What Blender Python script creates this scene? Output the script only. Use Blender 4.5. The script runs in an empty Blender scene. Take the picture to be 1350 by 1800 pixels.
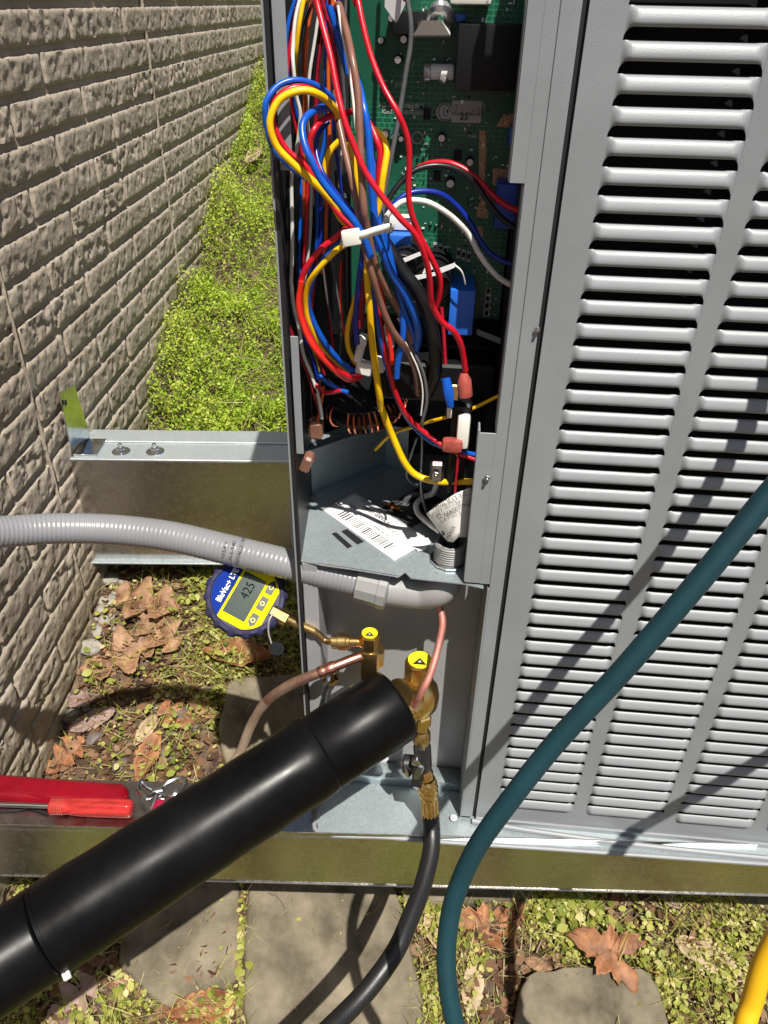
import bpy, bmesh, math, random
import numpy as np
from mathutils import Matrix, Vector, noise
random.seed(7); rng = np.random.default_rng(7)
R_ = math.radians
scene = bpy.context.scene
COL = scene.collection

# ------------------------------------------------------------------ camera
FPX, PITCH, ROLL, CAMZ = 1330.0, R_(34.0), R_(1.163), 1.40
cam_data = bpy.data.cameras.new('camera')
cam = bpy.data.objects.new('camera', cam_data); COL.objects.link(cam)
CR = Matrix.Rotation(math.pi / 2 - PITCH, 3, 'X') @ Matrix.Rotation(ROLL, 3, 'Z')
CL = Vector((0, 0, CAMZ))
cam.matrix_world = Matrix.Translation(CL) @ CR.to_4x4()
cam_data.sensor_fit = 'VERTICAL'; cam_data.sensor_height = 36.0
cam_data.lens = FPX / 1800 * 36.0
cam_data.clip_start = 0.02; cam_data.clip_end = 400
scene.camera = cam
scene.render.resolution_x, scene.render.resolution_y = 768, 1024

# ------------------------------------------------------------------ sky and sun
TO_SUN = Vector((0.165, -0.43, 0.88)).normalized()
EL = math.asin(TO_SUN.z); AZ = math.atan2(TO_SUN.x, TO_SUN.y)
world = bpy.data.worlds.new('World'); scene.world = world; world.use_nodes = True
wn = world.node_tree.nodes; wl = world.node_tree.links
sky = wn.new('ShaderNodeTexSky'); sky.sky_type = 'NISHITA'; sky.sun_disc = False
sky.sun_elevation = EL; sky.sun_rotation = AZ; sky.air_density = 1.0; sky.dust_density = 1.5
wl.new(sky.outputs[0], wn['Background'].inputs[0]); wn['Background'].inputs[1].default_value = 0.05
sl = bpy.data.lights.new('sun', 'SUN'); sl.energy = 5.0; sl.angle = R_(0.55); sl.color = (1.0, 0.95, 0.87)
so = bpy.data.objects.new('sun', sl); COL.objects.link(so)
so.rotation_euler = TO_SUN.to_track_quat('Z', 'Y').to_euler(); so.location = (2, -4, 7)
vs = scene.view_settings; vs.view_transform = 'Standard'; vs.look = 'None'; vs.gamma = 1.0
vs.exposure = 0.48; vs.use_curve_mapping = False

# ------------------------------------------------------------------ survey: sight lines of the photograph -> places in the world
def ray(u, v): return CR @ Vector(((u - 675) / FPX, (900 - v) / FPX, -1.0))
def on_plane(u, v, p0, n):
    d = ray(u, v); return CL + d * ((Vector(p0) - CL).dot(n) / d.dot(n))
def pz(u, v, z): return on_plane(u, v, (0, 0, z), Vector((0, 0, 1)))
def py(u, v, y): return on_plane(u, v, (0, y, 0), Vector((0, 1, 0)))
def pt(u, v, t): return CL + ray(u, v) * t
GN = Vector((0, -0.36, 1)); G0 = Vector((0, 0.96, 0.10))
def slope(y):
    if y > 0.45: return 0.10 + 0.36 * (min(y, 6) - 0.96)
    return -0.0836 + 0.36 * 0.25 * (math.exp((y - 0.45) / 0.25) - 1)
def zg(x, y): return slope(y) + 0.016 * noise.noise((x * 5, y * 5, 0)) + 0.006 * noise.noise((x * 23, y * 23, 3))
def pg(u, v):
    p = on_plane(u, v, G0, GN); p.z = zg(p.x, p.y); return p
WD = ray(745, 5); WD.z = 0; WD.normalize(); WNORM = Vector((WD.y, -WD.x, 0))
W0 = on_plane(75, 1370, G0, GN)
def pw(u, v, off=0.0): return on_plane(u, v, W0 + WNORM * off, WNORM)
UA = R_(4.5)
UX = Vector((math.cos(UA), -math.sin(UA), 0)); UY = Vector((math.sin(UA), math.cos(UA), 0)); UZ = Vector((0, 0, 1))
U0 = pz(832, 1437, CAMZ - 1.03)
UM = Matrix.Translation(U0) @ Matrix((UX, UY, UZ)).transposed().to_4x4()
UMI = UM.inverted()
def pf(u, v, d=0.0): return on_plane(u, v, U0 + UY * d, UY)          # on the cabinet front, d metres inside it
def up(x, d, z): return U0 + UX * x + UY * d + UZ * z
def axial(p): return -(CR.transposed() @ (p - CL)).z
def px(n, p): return n * axial(p) / FPX                               # size of n photograph pixels at p

# ------------------------------------------------------------------ materials
MATS = {}
def mat(name, rgb, rough=0.5, metal=0.0, var=0.0, scale=30.0, bump=0.0, bscale=200.0, coat=0.0, spec=0.5, detail=4.0, alt=None, trans=0.0, sub=0.0, rvar=0.0, stretch=None):
    m = bpy.data.materials.new(name); m.use_nodes = True
    n, l = m.node_tree.nodes, m.node_tree.links
    b = n['Principled BSDF']
    b.inputs['Base Color'].default_value = (*rgb, 1); b.inputs['Roughness'].default_value = rough
    b.inputs['Metallic'].default_value = metal; b.inputs['Coat Weight'].default_value = coat
    b.inputs['Specular IOR Level'].default_value = spec
    if trans: b.inputs['Transmission Weight'].default_value = trans
    tc = n.new('ShaderNodeTexCoord'); src = tc.outputs['Object']
    if stretch:
        mp = n.new('ShaderNodeMapping'); mp.inputs['Scale'].default_value = stretch; l.new(src, mp.inputs[0]); src = mp.outputs[0]
    if var or alt or rvar:
        t = n.new('ShaderNodeTexNoise'); t.inputs['Scale'].default_value = scale; t.inputs['Detail'].default_value = detail
        t.inputs['Roughness'].default_value = 0.6; l.new(src, t.inputs['Vector'])
        r = n.new('ShaderNodeValToRGB'); l.new(t.outputs[0], r.inputs[0])
        r.color_ramp.elements[0].position = 0.35; r.color_ramp.elements[1].position = 0.68
        lo = tuple(c * (1 - var) for c in rgb); hi = alt or tuple(min(1, c * (1 + var)) for c in rgb)
        r.color_ramp.elements[0].color = (*lo, 1); r.color_ramp.elements[1].color = (*hi, 1)
        if var or alt: l.new(r.outputs[0], b.inputs['Base Color'])
        if rvar:
            mr = n.new('ShaderNodeMapRange'); mr.inputs['To Min'].default_value = max(0, rough - rvar); mr.inputs['To Max'].default_value = rough + rvar
            mr.inputs['From Min'].default_value = 0.3; mr.inputs['From Max'].default_value = 0.7
            l.new(t.outputs[0], mr.inputs[0]); l.new(mr.outputs[0], b.inputs['Roughness'])
    if bump:
        t2 = n.new('ShaderNodeTexNoise'); t2.inputs['Scale'].default_value = bscale; t2.inputs['Detail'].default_value = 5.0
        l.new(src, t2.inputs['Vector'])
        bp = n.new('ShaderNodeBump'); bp.inputs['Strength'].default_value = bump; bp.inputs['Distance'].default_value = 0.002
        l.new(t2.outputs[0], bp.inputs['Height']); l.new(bp.outputs[0], b.inputs['Normal'])
    MATS[name] = m; return m

mat('grey_paint', (0.238, 0.254, 0.267), 0.42, var=0.07, scale=9, detail=9, bump=0.10, bscale=900, rvar=0.06)
mat('grey_paint_plate', (0.30, 0.30, 0.31), 0.38, var=0.06, scale=10, bump=0.06, bscale=600)
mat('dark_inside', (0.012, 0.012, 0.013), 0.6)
mat('coil_black', (0.013, 0.013, 0.014), 0.8, spec=0.1)
def galv(name, c0, c1, rough, sc=55, bump=0.02, metal=1.0):
    m = mat(name, c0, rough, metal)
    n, l = m.node_tree.nodes, m.node_tree.links; b = n['Principled BSDF']
    tc = n.new('ShaderNodeTexCoord'); v = n.new('ShaderNodeTexVoronoi'); v.inputs['Scale'].default_value = sc; l.new(tc.outputs['Object'], v.inputs['Vector'])
    t = n.new('ShaderNodeTexNoise'); t.inputs['Scale'].default_value = 9; t.inputs['Detail'].default_value = 6; l.new(tc.outputs['Object'], t.inputs['Vector'])
    mx = n.new('ShaderNodeMix'); mx.inputs[0].default_value = 0.55
    bw = n.new('ShaderNodeRGBToBW'); l.new(v.outputs['Color'], bw.inputs[0])
    l.new(bw.outputs[0], mx.inputs[2]); l.new(t.outputs[0], mx.inputs[3])
    r = n.new('ShaderNodeValToRGB'); l.new(mx.outputs[0], r.inputs[0])
    r.color_ramp.elements[0].position = 0.3; r.color_ramp.elements[1].position = 0.7
    r.color_ramp.elements[0].color = (*c0, 1); r.color_ramp.elements[1].color = (*c1, 1); l.new(r.outputs[0], b.inputs['Base Color'])
    mr = n.new('ShaderNodeMapRange'); mr.inputs['To Min'].default_value = rough * 0.75; mr.inputs['To Max'].default_value = rough * 1.35
    l.new(mx.outputs[0], mr.inputs[0]); l.new(mr.outputs[0], b.inputs['Roughness'])
    bp = n.new('ShaderNodeBump'); bp.inputs['Strength'].default_value = bump * 4; bp.inputs['Distance'].default_value = 0.001
    l.new(t.outputs[0], bp.inputs['Height']); l.new(bp.outputs[0], b.inputs['Normal'])
    return m
galv('galvanised', (0.34, 0.40, 0.42), (0.44, 0.50, 0.52), 0.38, 420, 0.01, 0.55)
galv('galvanised_rail', (0.49, 0.475, 0.455), (0.55, 0.535, 0.515), 0.25, 110, 0.004, 1.0)
galv('galvanised_skylit', (0.50, 0.55, 0.57), (0.62, 0.67, 0.68), 0.33, 420, 0.01, 0.6)  # lighter metal for the rear rail's top, sky brightness put into the colour
galv('zinc', (0.65, 0.68, 0.70), (0.82, 0.84, 0.84), 0.18, 90)
mat('copper', (0.72, 0.33, 0.24), 0.32, 1.0, var=0.15, scale=60)
mat('copper_pink', (0.62, 0.25, 0.20), 0.45, 0.6, var=0.15, scale=60)
mat('copper_dull', (0.36, 0.17, 0.13), 0.42, 0.7, var=0.35, scale=35, alt=(0.42, 0.28, 0.20))
mat('copper_wire', (0.45, 0.13, 0.07), 0.25, 1.0)
mat('copper_tan', (0.36, 0.22, 0.17), 0.5, 0.45, var=0.3, scale=22, alt=(0.42, 0.33, 0.24), bump=0.15, bscale=300)
mat('brass', (0.86, 0.60, 0.24), 0.26, 1.0, var=0.15, scale=90)
mat('brass_dull', (0.62, 0.44, 0.18), 0.34, 1.0, var=0.2, scale=70)
mat('cap_yellow', (0.80, 0.66, 0.02), 0.4)
mat('steel', (0.55, 0.56, 0.57), 0.2, 1.0, var=0.1, scale=80)
mat('chrome', (0.75, 0.76, 0.78), 0.1, 1.0)
mat('dark_steel', (0.025, 0.025, 0.027), 0.4, 0.3)
mat('pipe_black', (0.0035, 0.0035, 0.004), 0.33, var=0.3, scale=9, bump=0.16, bscale=22, rvar=0.13, spec=0.13, detail=7)
mat('hose_black', (0.012, 0.012, 0.013), 0.38, bump=0.15, bscale=500)
mat('hose_teal', (0.004, 0.036, 0.048), 0.5, var=0.12, scale=30, detail=8, bump=0.12, bscale=700)
mat('hose_yellow', (0.75, 0.42, 0.01), 0.4)
mat('conduit_grey', (0.22, 0.22, 0.235), 0.3, var=0.05, scale=15, bump=0.04, bscale=150)
mat('plastic_grey', (0.27, 0.27, 0.265), 0.45, var=0.06, scale=20)
mat('print_black', (0.015, 0.015, 0.016), 0.5)
mat('paper_white', (0.80, 0.80, 0.81), 0.45, var=0.02, scale=40)
mat('tag_white', (0.78, 0.77, 0.73), 0.4)
mat('nylon_white', (0.78, 0.77, 0.70), 0.35)
mat('gauge_rubber', (0.020, 0.018, 0.06), 0.6, var=0.2, scale=40, bump=0.15, bscale=300)
mat('gauge_yellow', (0.80, 0.70, 0.004), 0.75, spec=0.1)
mat('gauge_blue', (0.004, 0.026, 0.22), 0.75, spec=0.1)
mat('lcd', (0.055, 0.072, 0.065), 0.10, var=0.05, scale=20, spec=0.3)
mat('lcd_digit', (0.006, 0.01, 0.009), 0.9, spec=0.0)
mat('white_print', (0.8, 0.82, 0.8), 0.5)
mat('board_black', (0.006, 0.006, 0.007), 0.5, spec=0.25)
mat('capacitor_black', (0.008, 0.008, 0.009), 0.5, spec=0.25)
mat('board_copper', (0.42, 0.25, 0.14), 0.4, 0.3, var=0.5, scale=500)
mat('relay_blue', (0.02, 0.14, 0.62), 0.42, var=0.04, scale=30)
mat('relay_deep', (0.02, 0.07, 0.42), 0.42)
mat('label_grey', (0.45, 0.45, 0.43), 0.5)
mat('label_black', (0.02, 0.02, 0.02), 0.5)
mat('label_orange', (0.75, 0.22, 0.03), 0.5)
mat('silver_cap', (0.55, 0.55, 0.56), 0.3, 0.8)
mat('red_plastic', (0.20, 0.002, 0.010), 0.14, coat=0.3, var=0.15, scale=20)
mat('red_clear', (0.62, 0.045, 0.04), 0.12, coat=0.4, var=0.25, scale=14, trans=0.35, stretch=(3, 12, 12))
mat('red_cap', (0.30, 0.008, 0.04), 0.12, coat=0.6)
for nm, c in dict(wire_red=(0.55, 0.006, 0.02), wire_darkred=(0.30, 0.006, 0.02), wire_blue=(0.003, 0.085, 0.47), wire_darkblue=(0.003, 0.02, 0.25), wire_yellow=(0.85, 0.50, 0.004), wire_brown=(0.20, 0.095, 0.065), wire_black=(0.008, 0.008, 0.009), wire_white=(0.72, 0.71, 0.66), wire_grey=(0.09, 0.09, 0.095), wire_orange=(0.62, 0.10, 0.01), wire_scarlet=(0.75, 0.025, 0.012), wire_olive=(0.25, 0.22, 0.03)).items():
    mat(nm, c, 0.34, var=0.12, scale=50, bump=0.05, bscale=300, rvar=0.08)
mat('seal_pink', (0.36, 0.075, 0.055), 0.3, var=0.25, scale=80, coat=0.3)
mat('leaf_brown', (0.22, 0.105, 0.052), 0.65, var=0.45, scale=34, bump=0.6, bscale=140, alt=(0.36, 0.20, 0.105), detail=8)
mat('leaf_rust', (0.20, 0.075, 0.03), 0.65, var=0.45, scale=34, bump=0.6, bscale=140, alt=(0.36, 0.155, 0.065), detail=8)
mat('leaf_pale', (0.38, 0.28, 0.17), 0.6, var=0.25, scale=26, bump=0.3, bscale=120)
mat('leaf_mauve', (0.24, 0.16, 0.13), 0.6, var=0.25, scale=26, bump=0.3, bscale=120)
mat('paver', (0.10, 0.083, 0.05), 0.9, var=0.35, scale=11, bump=0.9, bscale=60, alt=(0.24, 0.20, 0.14), detail=10)
mat('pebble_pale', (0.27, 0.245, 0.21), 0.75, var=0.25, scale=60, bump=0.3, bscale=150)
mat('pebble_dark', (0.13, 0.11, 0.10), 0.8, var=0.3, scale=60, bump=0.3, bscale=150)

def wall_mat():
    m = mat('painted_concrete', (0.21, 0.178, 0.14), 0.75)
    n, l = m.node_tree.nodes, m.node_tree.links; b = n['Principled BSDF']
    g = n.new('ShaderNodeNewGeometry')
    t = n.new('ShaderNodeTexNoise'); t.inputs['Scale'].default_value = 7; t.inputs['Detail'].default_value = 8; l.new(g.outputs['Position'], t.inputs['Vector'])
    r = n.new('ShaderNodeValToRGB'); l.new(t.outputs[0], r.inputs[0])
    r.color_ramp.elements[0].position = 0.3; r.color_ramp.elements[1].position = 0.7
    r.color_ramp.elements[0].color = (0.30, 0.25, 0.192, 1); r.color_ramp.elements[1].color = (0.405, 0.348, 0.278, 1)
    # green-brown splash dirt close to the soil (a stain that rises with the ground)
    sx = n.new('ShaderNodeSeparateXYZ'); l.new(g.outputs['Position'], sx.inputs[0])
    ma = n.new('ShaderNodeMath'); ma.operation = 'MULTIPLY_ADD'; ma.inputs[1].default_value = -0.36; ma.inputs[2].default_value = 0.2456; l.new(sx.outputs[1], ma.inputs[0])
    ad = n.new('ShaderNodeMath'); ad.operation = 'ADD'; l.new(sx.outputs[2], ad.inputs[0]); l.new(ma.outputs[0], ad.inputs[1])
    t3 = n.new('ShaderNodeTexNoise'); t3.inputs['Scale'].default_value = 12; t3.inputs['Detail'].default_value = 6; l.new(g.outputs['Position'], t3.inputs['Vector'])
    sb = n.new('ShaderNodeMath'); sb.operation = 'MULTIPLY_ADD'; sb.inputs[1].default_value = -0.22; l.new(t3.outputs[0], sb.inputs[0]); l.new(ad.outputs[0], sb.inputs[2])
    mr = n.new('ShaderNodeMapRange'); mr.inputs['From Min'].default_value = -0.10; mr.inputs['From Max'].default_value = 0.10; mr.inputs['To Min'].default_value = 0.6; mr.inputs['To Max'].default_value = 0.0
    l.new(sb.outputs[0], mr.inputs[0])
    mx = n.new('ShaderNodeMix'); mx.data_type = 'RGBA'; l.new(mr.outputs[0], mx.inputs[0]); l.new(r.outputs[0], mx.inputs[6]); mx.inputs[7].default_value = (0.17, 0.14, 0.07, 1)
    l.new(mx.outputs[2], b.inputs['Base Color'])
    t2 = n.new('ShaderNodeTexNoise'); t2.inputs['Scale'].default_value = 60; t2.inputs['Detail'].default_value = 3; l.new(g.outputs['Position'], t2.inputs['Vector'])
    bp = n.new('ShaderNodeBump'); bp.inputs['Strength'].default_value = 0.6; bp.inputs['Distance'].default_value = 0.005
    l.new(t2.outputs[0], bp.inputs['Height']); l.new(bp.outputs[0], b.inputs['Normal'])
wall_mat()

def soil_mat():
    m = mat('soil', (0.09, 0.06, 0.04), 0.9)
    n, l = m.node_tree.nodes, m.node_tree.links; b = n['Principled BSDF']
    g = n.new('ShaderNodeNewGeometry')
    t = n.new('ShaderNodeTexNoise'); t.inputs['Scale'].default_value = 28; t.inputs['Detail'].default_value = 10; t.inputs['Roughness'].default_value = 0.7; l.new(g.outputs['Position'], t.inputs['Vector'])
    r = n.new('ShaderNodeValToRGB'); l.new(t.outputs[0], r.inputs[0]); e = r.color_ramp.elements
    e[0].position = 0.3; e[0].color = (0.04, 0.026, 0.017, 1); e[1].position = 0.72; e[1].color = (0.20, 0.135, 0.085, 1)
    x = e.new(0.5); x.color = (0.10, 0.066, 0.042, 1)
    l.new(r.outputs[0], b.inputs['Base Color'])
    bp = n.new('ShaderNodeBump'); bp.inputs['Strength'].default_value = 0.8; bp.inputs['Distance'].default_value = 0.012
    l.new(t.outputs[0], bp.inputs['Height']); l.new(bp.outputs[0], b.inputs['Normal'])
soil_mat()

def board_mat():
    m = mat('board_green', (0.008, 0.075, 0.045), 0.35)
    n, l = m.node_tree.nodes, m.node_tree.links; b = n['Principled BSDF']
    tc = n.new('ShaderNodeTexCoord')
    br = n.new('ShaderNodeTexBrick'); br.inputs['Scale'].default_value = 55; br.inputs['Mortar Size'].default_value = 0.03; br.inputs['Color1'].default_value = (0.007, 0.075, 0.042, 1)
    br.inputs['Color2'].default_value = (0.010, 0.10, 0.055, 1); br.inputs['Mortar'].default_value = (0.03, 0.20, 0.11, 1); br.offset = 0.37; br.squash = 0.6
    mp = n.new('ShaderNodeMapping'); mp.inputs['Rotation'].default_value = (R_(90), 0, 0); l.new(tc.outputs['Object'], mp.inputs[0]); l.new(mp.outputs[0], br.inputs['Vector'])
    t = n.new('ShaderNodeTexNoise'); t.inputs['Scale'].default_value = 22; t.inputs['Detail'].default_value = 2; l.new(tc.outputs['Object'], t.inputs['Vector'])
    r = n.new('ShaderNodeValToRGB'); r.color_ramp.elements[0].position = 0.44; r.color_ramp.elements[1].position = 0.56; l.new(t.outputs[0], r.inputs[0])
    mx = n.new('ShaderNodeMix'); mx.data_type = 'RGBA'; mx.inputs[6].default_value = (0.008, 0.085, 0.047, 1); l.new(r.outputs[0], mx.inputs[0]); l.new(br.outputs[0], mx.inputs[7])
    l.new(mx.outputs[2], b.inputs['Base Color'])
board_mat()

def foliage_mat(name, stops, rough=0.5):
    m = mat(name, stops[0][1], rough, spec=0.35)
    n, l = m.node_tree.nodes, m.node_tree.links; b = n['Principled BSDF']
    a = n.new('ShaderNodeAttribute'); a.attribute_name = 'tint'
    r = n.new('ShaderNodeValToRGB'); l.new(a.outputs['Fac'], r.inputs[0]); e = r.color_ramp.elements
    e[0].position = stops[0][0]; e[0].color = (*stops[0][1], 1); e[1].position = stops[-1][0]; e[1].color = (*stops[-1][1], 1)
    for p, c in stops[1:-1]:
        x = e.new(p); x.color = (*c, 1)
    l.new(r.outputs[0], b.inputs['Base Color'])
    tr = n.new('ShaderNodeBsdfTranslucent'); l.new(r.outputs[0], tr.inputs[0])
    ms = n.new('ShaderNodeMixShader'); ms.inputs[0].default_value = 0.35
    l.new(b.outputs[0], ms.inputs[1]); l.new(tr.outputs[0], ms.inputs[2]); l.new(ms.outputs[0], n['Material Output'].inputs[0])
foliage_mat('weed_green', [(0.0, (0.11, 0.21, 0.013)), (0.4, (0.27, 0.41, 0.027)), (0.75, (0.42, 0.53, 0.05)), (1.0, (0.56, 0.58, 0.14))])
foliage_mat('clover_green', [(0.0, (0.12, 0.17, 0.025)), (0.4, (0.31, 0.34, 0.06)), (0.75, (0.50, 0.48, 0.13)), (1.0, (0.62, 0.55, 0.27))])
foliage_mat('straw', [(0.0, (0.28, 0.22, 0.10)), (0.5, (0.42, 0.36, 0.18)), (1.0, (0.55, 0.47, 0.27))], 0.6)
foliage_mat('litter', [(0.0, (0.06, 0.035, 0.022)), (0.35, (0.13, 0.07, 0.042)), (0.7, (0.24, 0.12, 0.06)), (1.0, (0.34, 0.22, 0.13))], 0.7)

# ------------------------------------------------------------------ object and mesh helpers
def setp(o, label=None, cat=None, group=None, kind=None):
    if label: o['label'] = label
    if cat: o['category'] = cat
    if group: o['group'] = group
    if kind: o['kind'] = kind
    return o
def empty(name, loc=(0, 0, 0), label=None, cat=None, group=None):
    o = bpy.data.objects.new(name, None); COL.objects.link(o); o.location = loc
    o.empty_display_size = 0.05
    return setp(o, label, cat, group)
def link_mesh(name, me, m=None, parent=None, world_pts=True):
    o = bpy.data.objects.new(name, me); COL.objects.link(o)
    if m and not me.materials: me.materials.append(MATS[m])
    if parent:
        o.parent = parent
        if world_pts: o.matrix_parent_inverse = world_of(parent).inverted()
    return o
def world_of(o):
    m = o.matrix_basis.copy()
    while o.parent:
        m = o.parent.matrix_basis @ o.matrix_parent_inverse @ m; o = o.parent
    return m
class MB:
    """collects shapes (world coordinates) and links them as one mesh object"""
    def __init__(s): s.bm = bmesh.new()
    def box(s, size, M=None, bevel=0.0, seg=1):
        r = bmesh.ops.create_cube(s.bm, size=1.0); vs_ = r['verts']
        bmesh.ops.scale(s.bm, vec=size, verts=vs_)
        if bevel:
            ed = list({e for v in vs_ for e in v.link_edges})
            b = bmesh.ops.bevel(s.bm, geom=ed, offset=bevel, segments=seg, affect='EDGES', profile=0.6)
            vs_ = list({v for f in b['faces'] for v in f.verts} | {v for v in vs_ if v.is_valid})
            seen = set(vs_); st = list(vs_)
            while st:
                v = st.pop()
                for e in v.link_edges:
                    w = e.other_vert(v)
                    if w not in seen: seen.add(w); st.append(w)
            vs_ = list(seen)
        if M is not None: bmesh.ops.transform(s.bm, matrix=M, verts=vs_)
        return s
    def ubox(s, x0, x1, d0, d1, z0, z1, bevel=0.0, seg=1):
        return s.box((x1 - x0, d1 - d0, z1 - z0), UM @ Matrix.Translation(((x0 + x1) / 2, (d0 + d1) / 2, (z0 + z1) / 2)), bevel, seg)
    def prism(s, pts, vec, cap=True):
        a = [s.bm.verts.new(p) for p in pts]; b = [s.bm.verts.new(Vector(p) + Vector(vec)) for p in pts]
        n = len(pts)
        if cap: s.bm.faces.new(a); s.bm.faces.new(b[::-1])
        for i in range(n): s.bm.faces.new((a[i], b[i], b[(i + 1) % n], a[(i + 1) % n]))
        bmesh.ops.recalc_face_normals(s.bm, faces=s.bm.faces[:]); return s
    def hull8(s, p):                     # p: four bottom points, four top points
        v = [s.bm.verts.new(q) for q in p]
        for f in ((3, 2, 1, 0), (4, 5, 6, 7), (0, 1, 5, 4), (1, 2, 6, 5), (2, 3, 7, 6), (3, 0, 4, 7)): s.bm.faces.new([v[i] for i in f])
        bmesh.ops.recalc_face_normals(s.bm, faces=s.bm.faces[:]); return s
    def lathe(s, prof, M, seg=24, cap=True):    # prof: (radius, height) along local z
        rings = []
        for r, h in prof:
            rings.append([s.bm.verts.new(M @ Vector((r * math.cos(2 * math.pi * k / seg), r * math.sin(2 * math.pi * k / seg), h))) for k in range(seg)])
        for a, b in zip(rings, rings[1:]):
            for k in range(seg): s.bm.faces.new((a[k], a[(k + 1) % seg], b[(k + 1) % seg], b[k]))
        if cap: s.bm.faces.new(rings[0][::-1]); s.bm.faces.new(rings[-1])
        return s
    def tube(s, pts, rad, seg=10, cap=True, closed=False):
        pts = [Vector(p) for p in pts]; n = len(pts)
        rad = rad if isinstance(rad, (list, tuple)) else [rad] * n
        T = [(pts[min(i + 1, n - 1)] - pts[max(i - 1, 0)]).normalized() for i in range(n)]
        N = T[0].orthogonal().normalized(); rings = []
        for i in range(n):
            N = (N - T[i] * N.dot(T[i])); N = N.normalized() if N.length > 1e-9 else T[i].orthogonal().normalized()
            B = T[i].cross(N)
            rings.append([s.bm.verts.new(pts[i] + (N * math.cos(2 * math.pi * k / seg) + B * math.sin(2 * math.pi * k / seg)) * rad[i]) for k in range(seg)])
        for a, b in zip(rings, rings[1:]):
            for k in range(seg): s.bm.faces.new((a[k], a[(k + 1) % seg], b[(k + 1) % seg], b[k]))
        if cap: s.bm.faces.new(rings[0][::-1]); s.bm.faces.new(rings[-1])
        return s
    def sheet(s, rows):                  # grid of points
        g = [[s.bm.verts.new(p) for p in r] for r in rows]
        for a, b in zip(g, g[1:]):
            for i in range(len(a) - 1): s.bm.faces.new((a[i], a[i + 1], b[i + 1], b[i]))
        return s
    def poly(s, pts):
        s.bm.faces.new([s.bm.verts.new(p) for p in pts]); return s
    def mesh(s, name, smooth=35):
        me = bpy.data.meshes.new(name); s.bm.to_mesh(me); s.bm.free()
        if smooth:
            me.polygons.foreach_set('use_smooth', [True] * len(me.polygons)); me.set_sharp_from_angle(angle=R_(smooth))
        return me
    def build(s, name, m, parent=None, smooth=35, thick=0.0):
        o = link_mesh(name, s.mesh(name, smooth), m, parent)
        if thick:
            md = o.modifiers.new('thickness', 'SOLIDIFY'); md.thickness = thick; md.offset = 0
        return o
def frame(o, x=None, y=None, z=None):
    """matrix with the two given axes (third made up), origin o"""
    if z is not None and x is not None: z = Vector(z).normalized(); x = (Vector(x) - z * Vector(x).dot(z)).normalized(); y = z.cross(x)
    elif z is not None: z = Vector(z).normalized(); x = z.orthogonal().normalized(); y = z.cross(x)
    elif x is not None and y is not None: x = Vector(x).normalized(); y = (Vector(y) - x * Vector(y).dot(x)).normalized(); z = x.cross(y)
    return Matrix.Translation(o) @ Matrix((x, y, z)).transposed().to_4x4()
def spline(pts, n=8):
    pts = [Vector(p) for p in pts]
    if len(pts) == 2: return [pts[0].lerp(pts[1], i / n) for i in range(n + 1)]
    P = [pts[0] * 2 - pts[1]] + pts + [pts[-1] * 2 - pts[-2]]; out = []
    for i in range(1, len(P) - 2):
        a, b, c, d = P[i - 1], P[i], P[i + 1], P[i + 2]
        for k in range(n):
            t = k / n
            out.append(0.5 * ((2 * b) + (c - a) * t + (2 * a - 5 * b + 4 * c - d) * t * t + (3 * b - a - 3 * c + d) * t ** 3))
    out.append(pts[-1]); return out
def text_mesh(s, size, M, align='CENTER', depth=0.0, bold=0.0, sx=1.0):
    cu = bpy.data.curves.new('lettering', 'FONT'); cu.body = s; cu.size = size; cu.align_x = align; cu.align_y = 'CENTER'; cu.extrude = depth; cu.offset = bold
    ob = bpy.data.objects.new('lettering', cu); COL.objects.link(ob)
    bpy.context.view_layer.update()
    me = bpy.data.meshes.new_from_object(ob.evaluated_get(bpy.context.evaluated_depsgraph_get()))
    bpy.data.objects.remove(ob); bpy.data.curves.remove(cu)
    if sx != 1.0: me.transform(Matrix.Diagonal((sx, 1, 1, 1)))
    me.transform(M); return me
def text(s, size, M, m, parent, name='lettering', **k):
    return link_mesh(name, text_mesh(s, size, M, **k), m, parent)

# ================================================================== SETTING
# ------------------------------------------------------------------ ground: one sheet, fine near the unit, coarse far away
def build_ground():
    def axis(lo, hi, step, far):
        a = list(np.arange(lo, hi + 1e-6, step)); b = []; d = step
        while hi + sum(b) < far and len(b) < 40: d *= 1.5; b.append(d)
        right = list(hi + np.cumsum(b)); left = list(lo - np.cumsum(b))[::-1]
        return left + a + right
    xs = axis(-1.2, 1.3, 0.025, 60); ys = axis(-0.2, 3.2, 0.025, 60)
    mb = MB(); mb.sheet([[(x, y, zg(x, y)) for x in xs] for y in ys])
    o = mb.build('ground', 'soil', smooth=80); setp(o, kind='structure')
build_ground()

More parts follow.
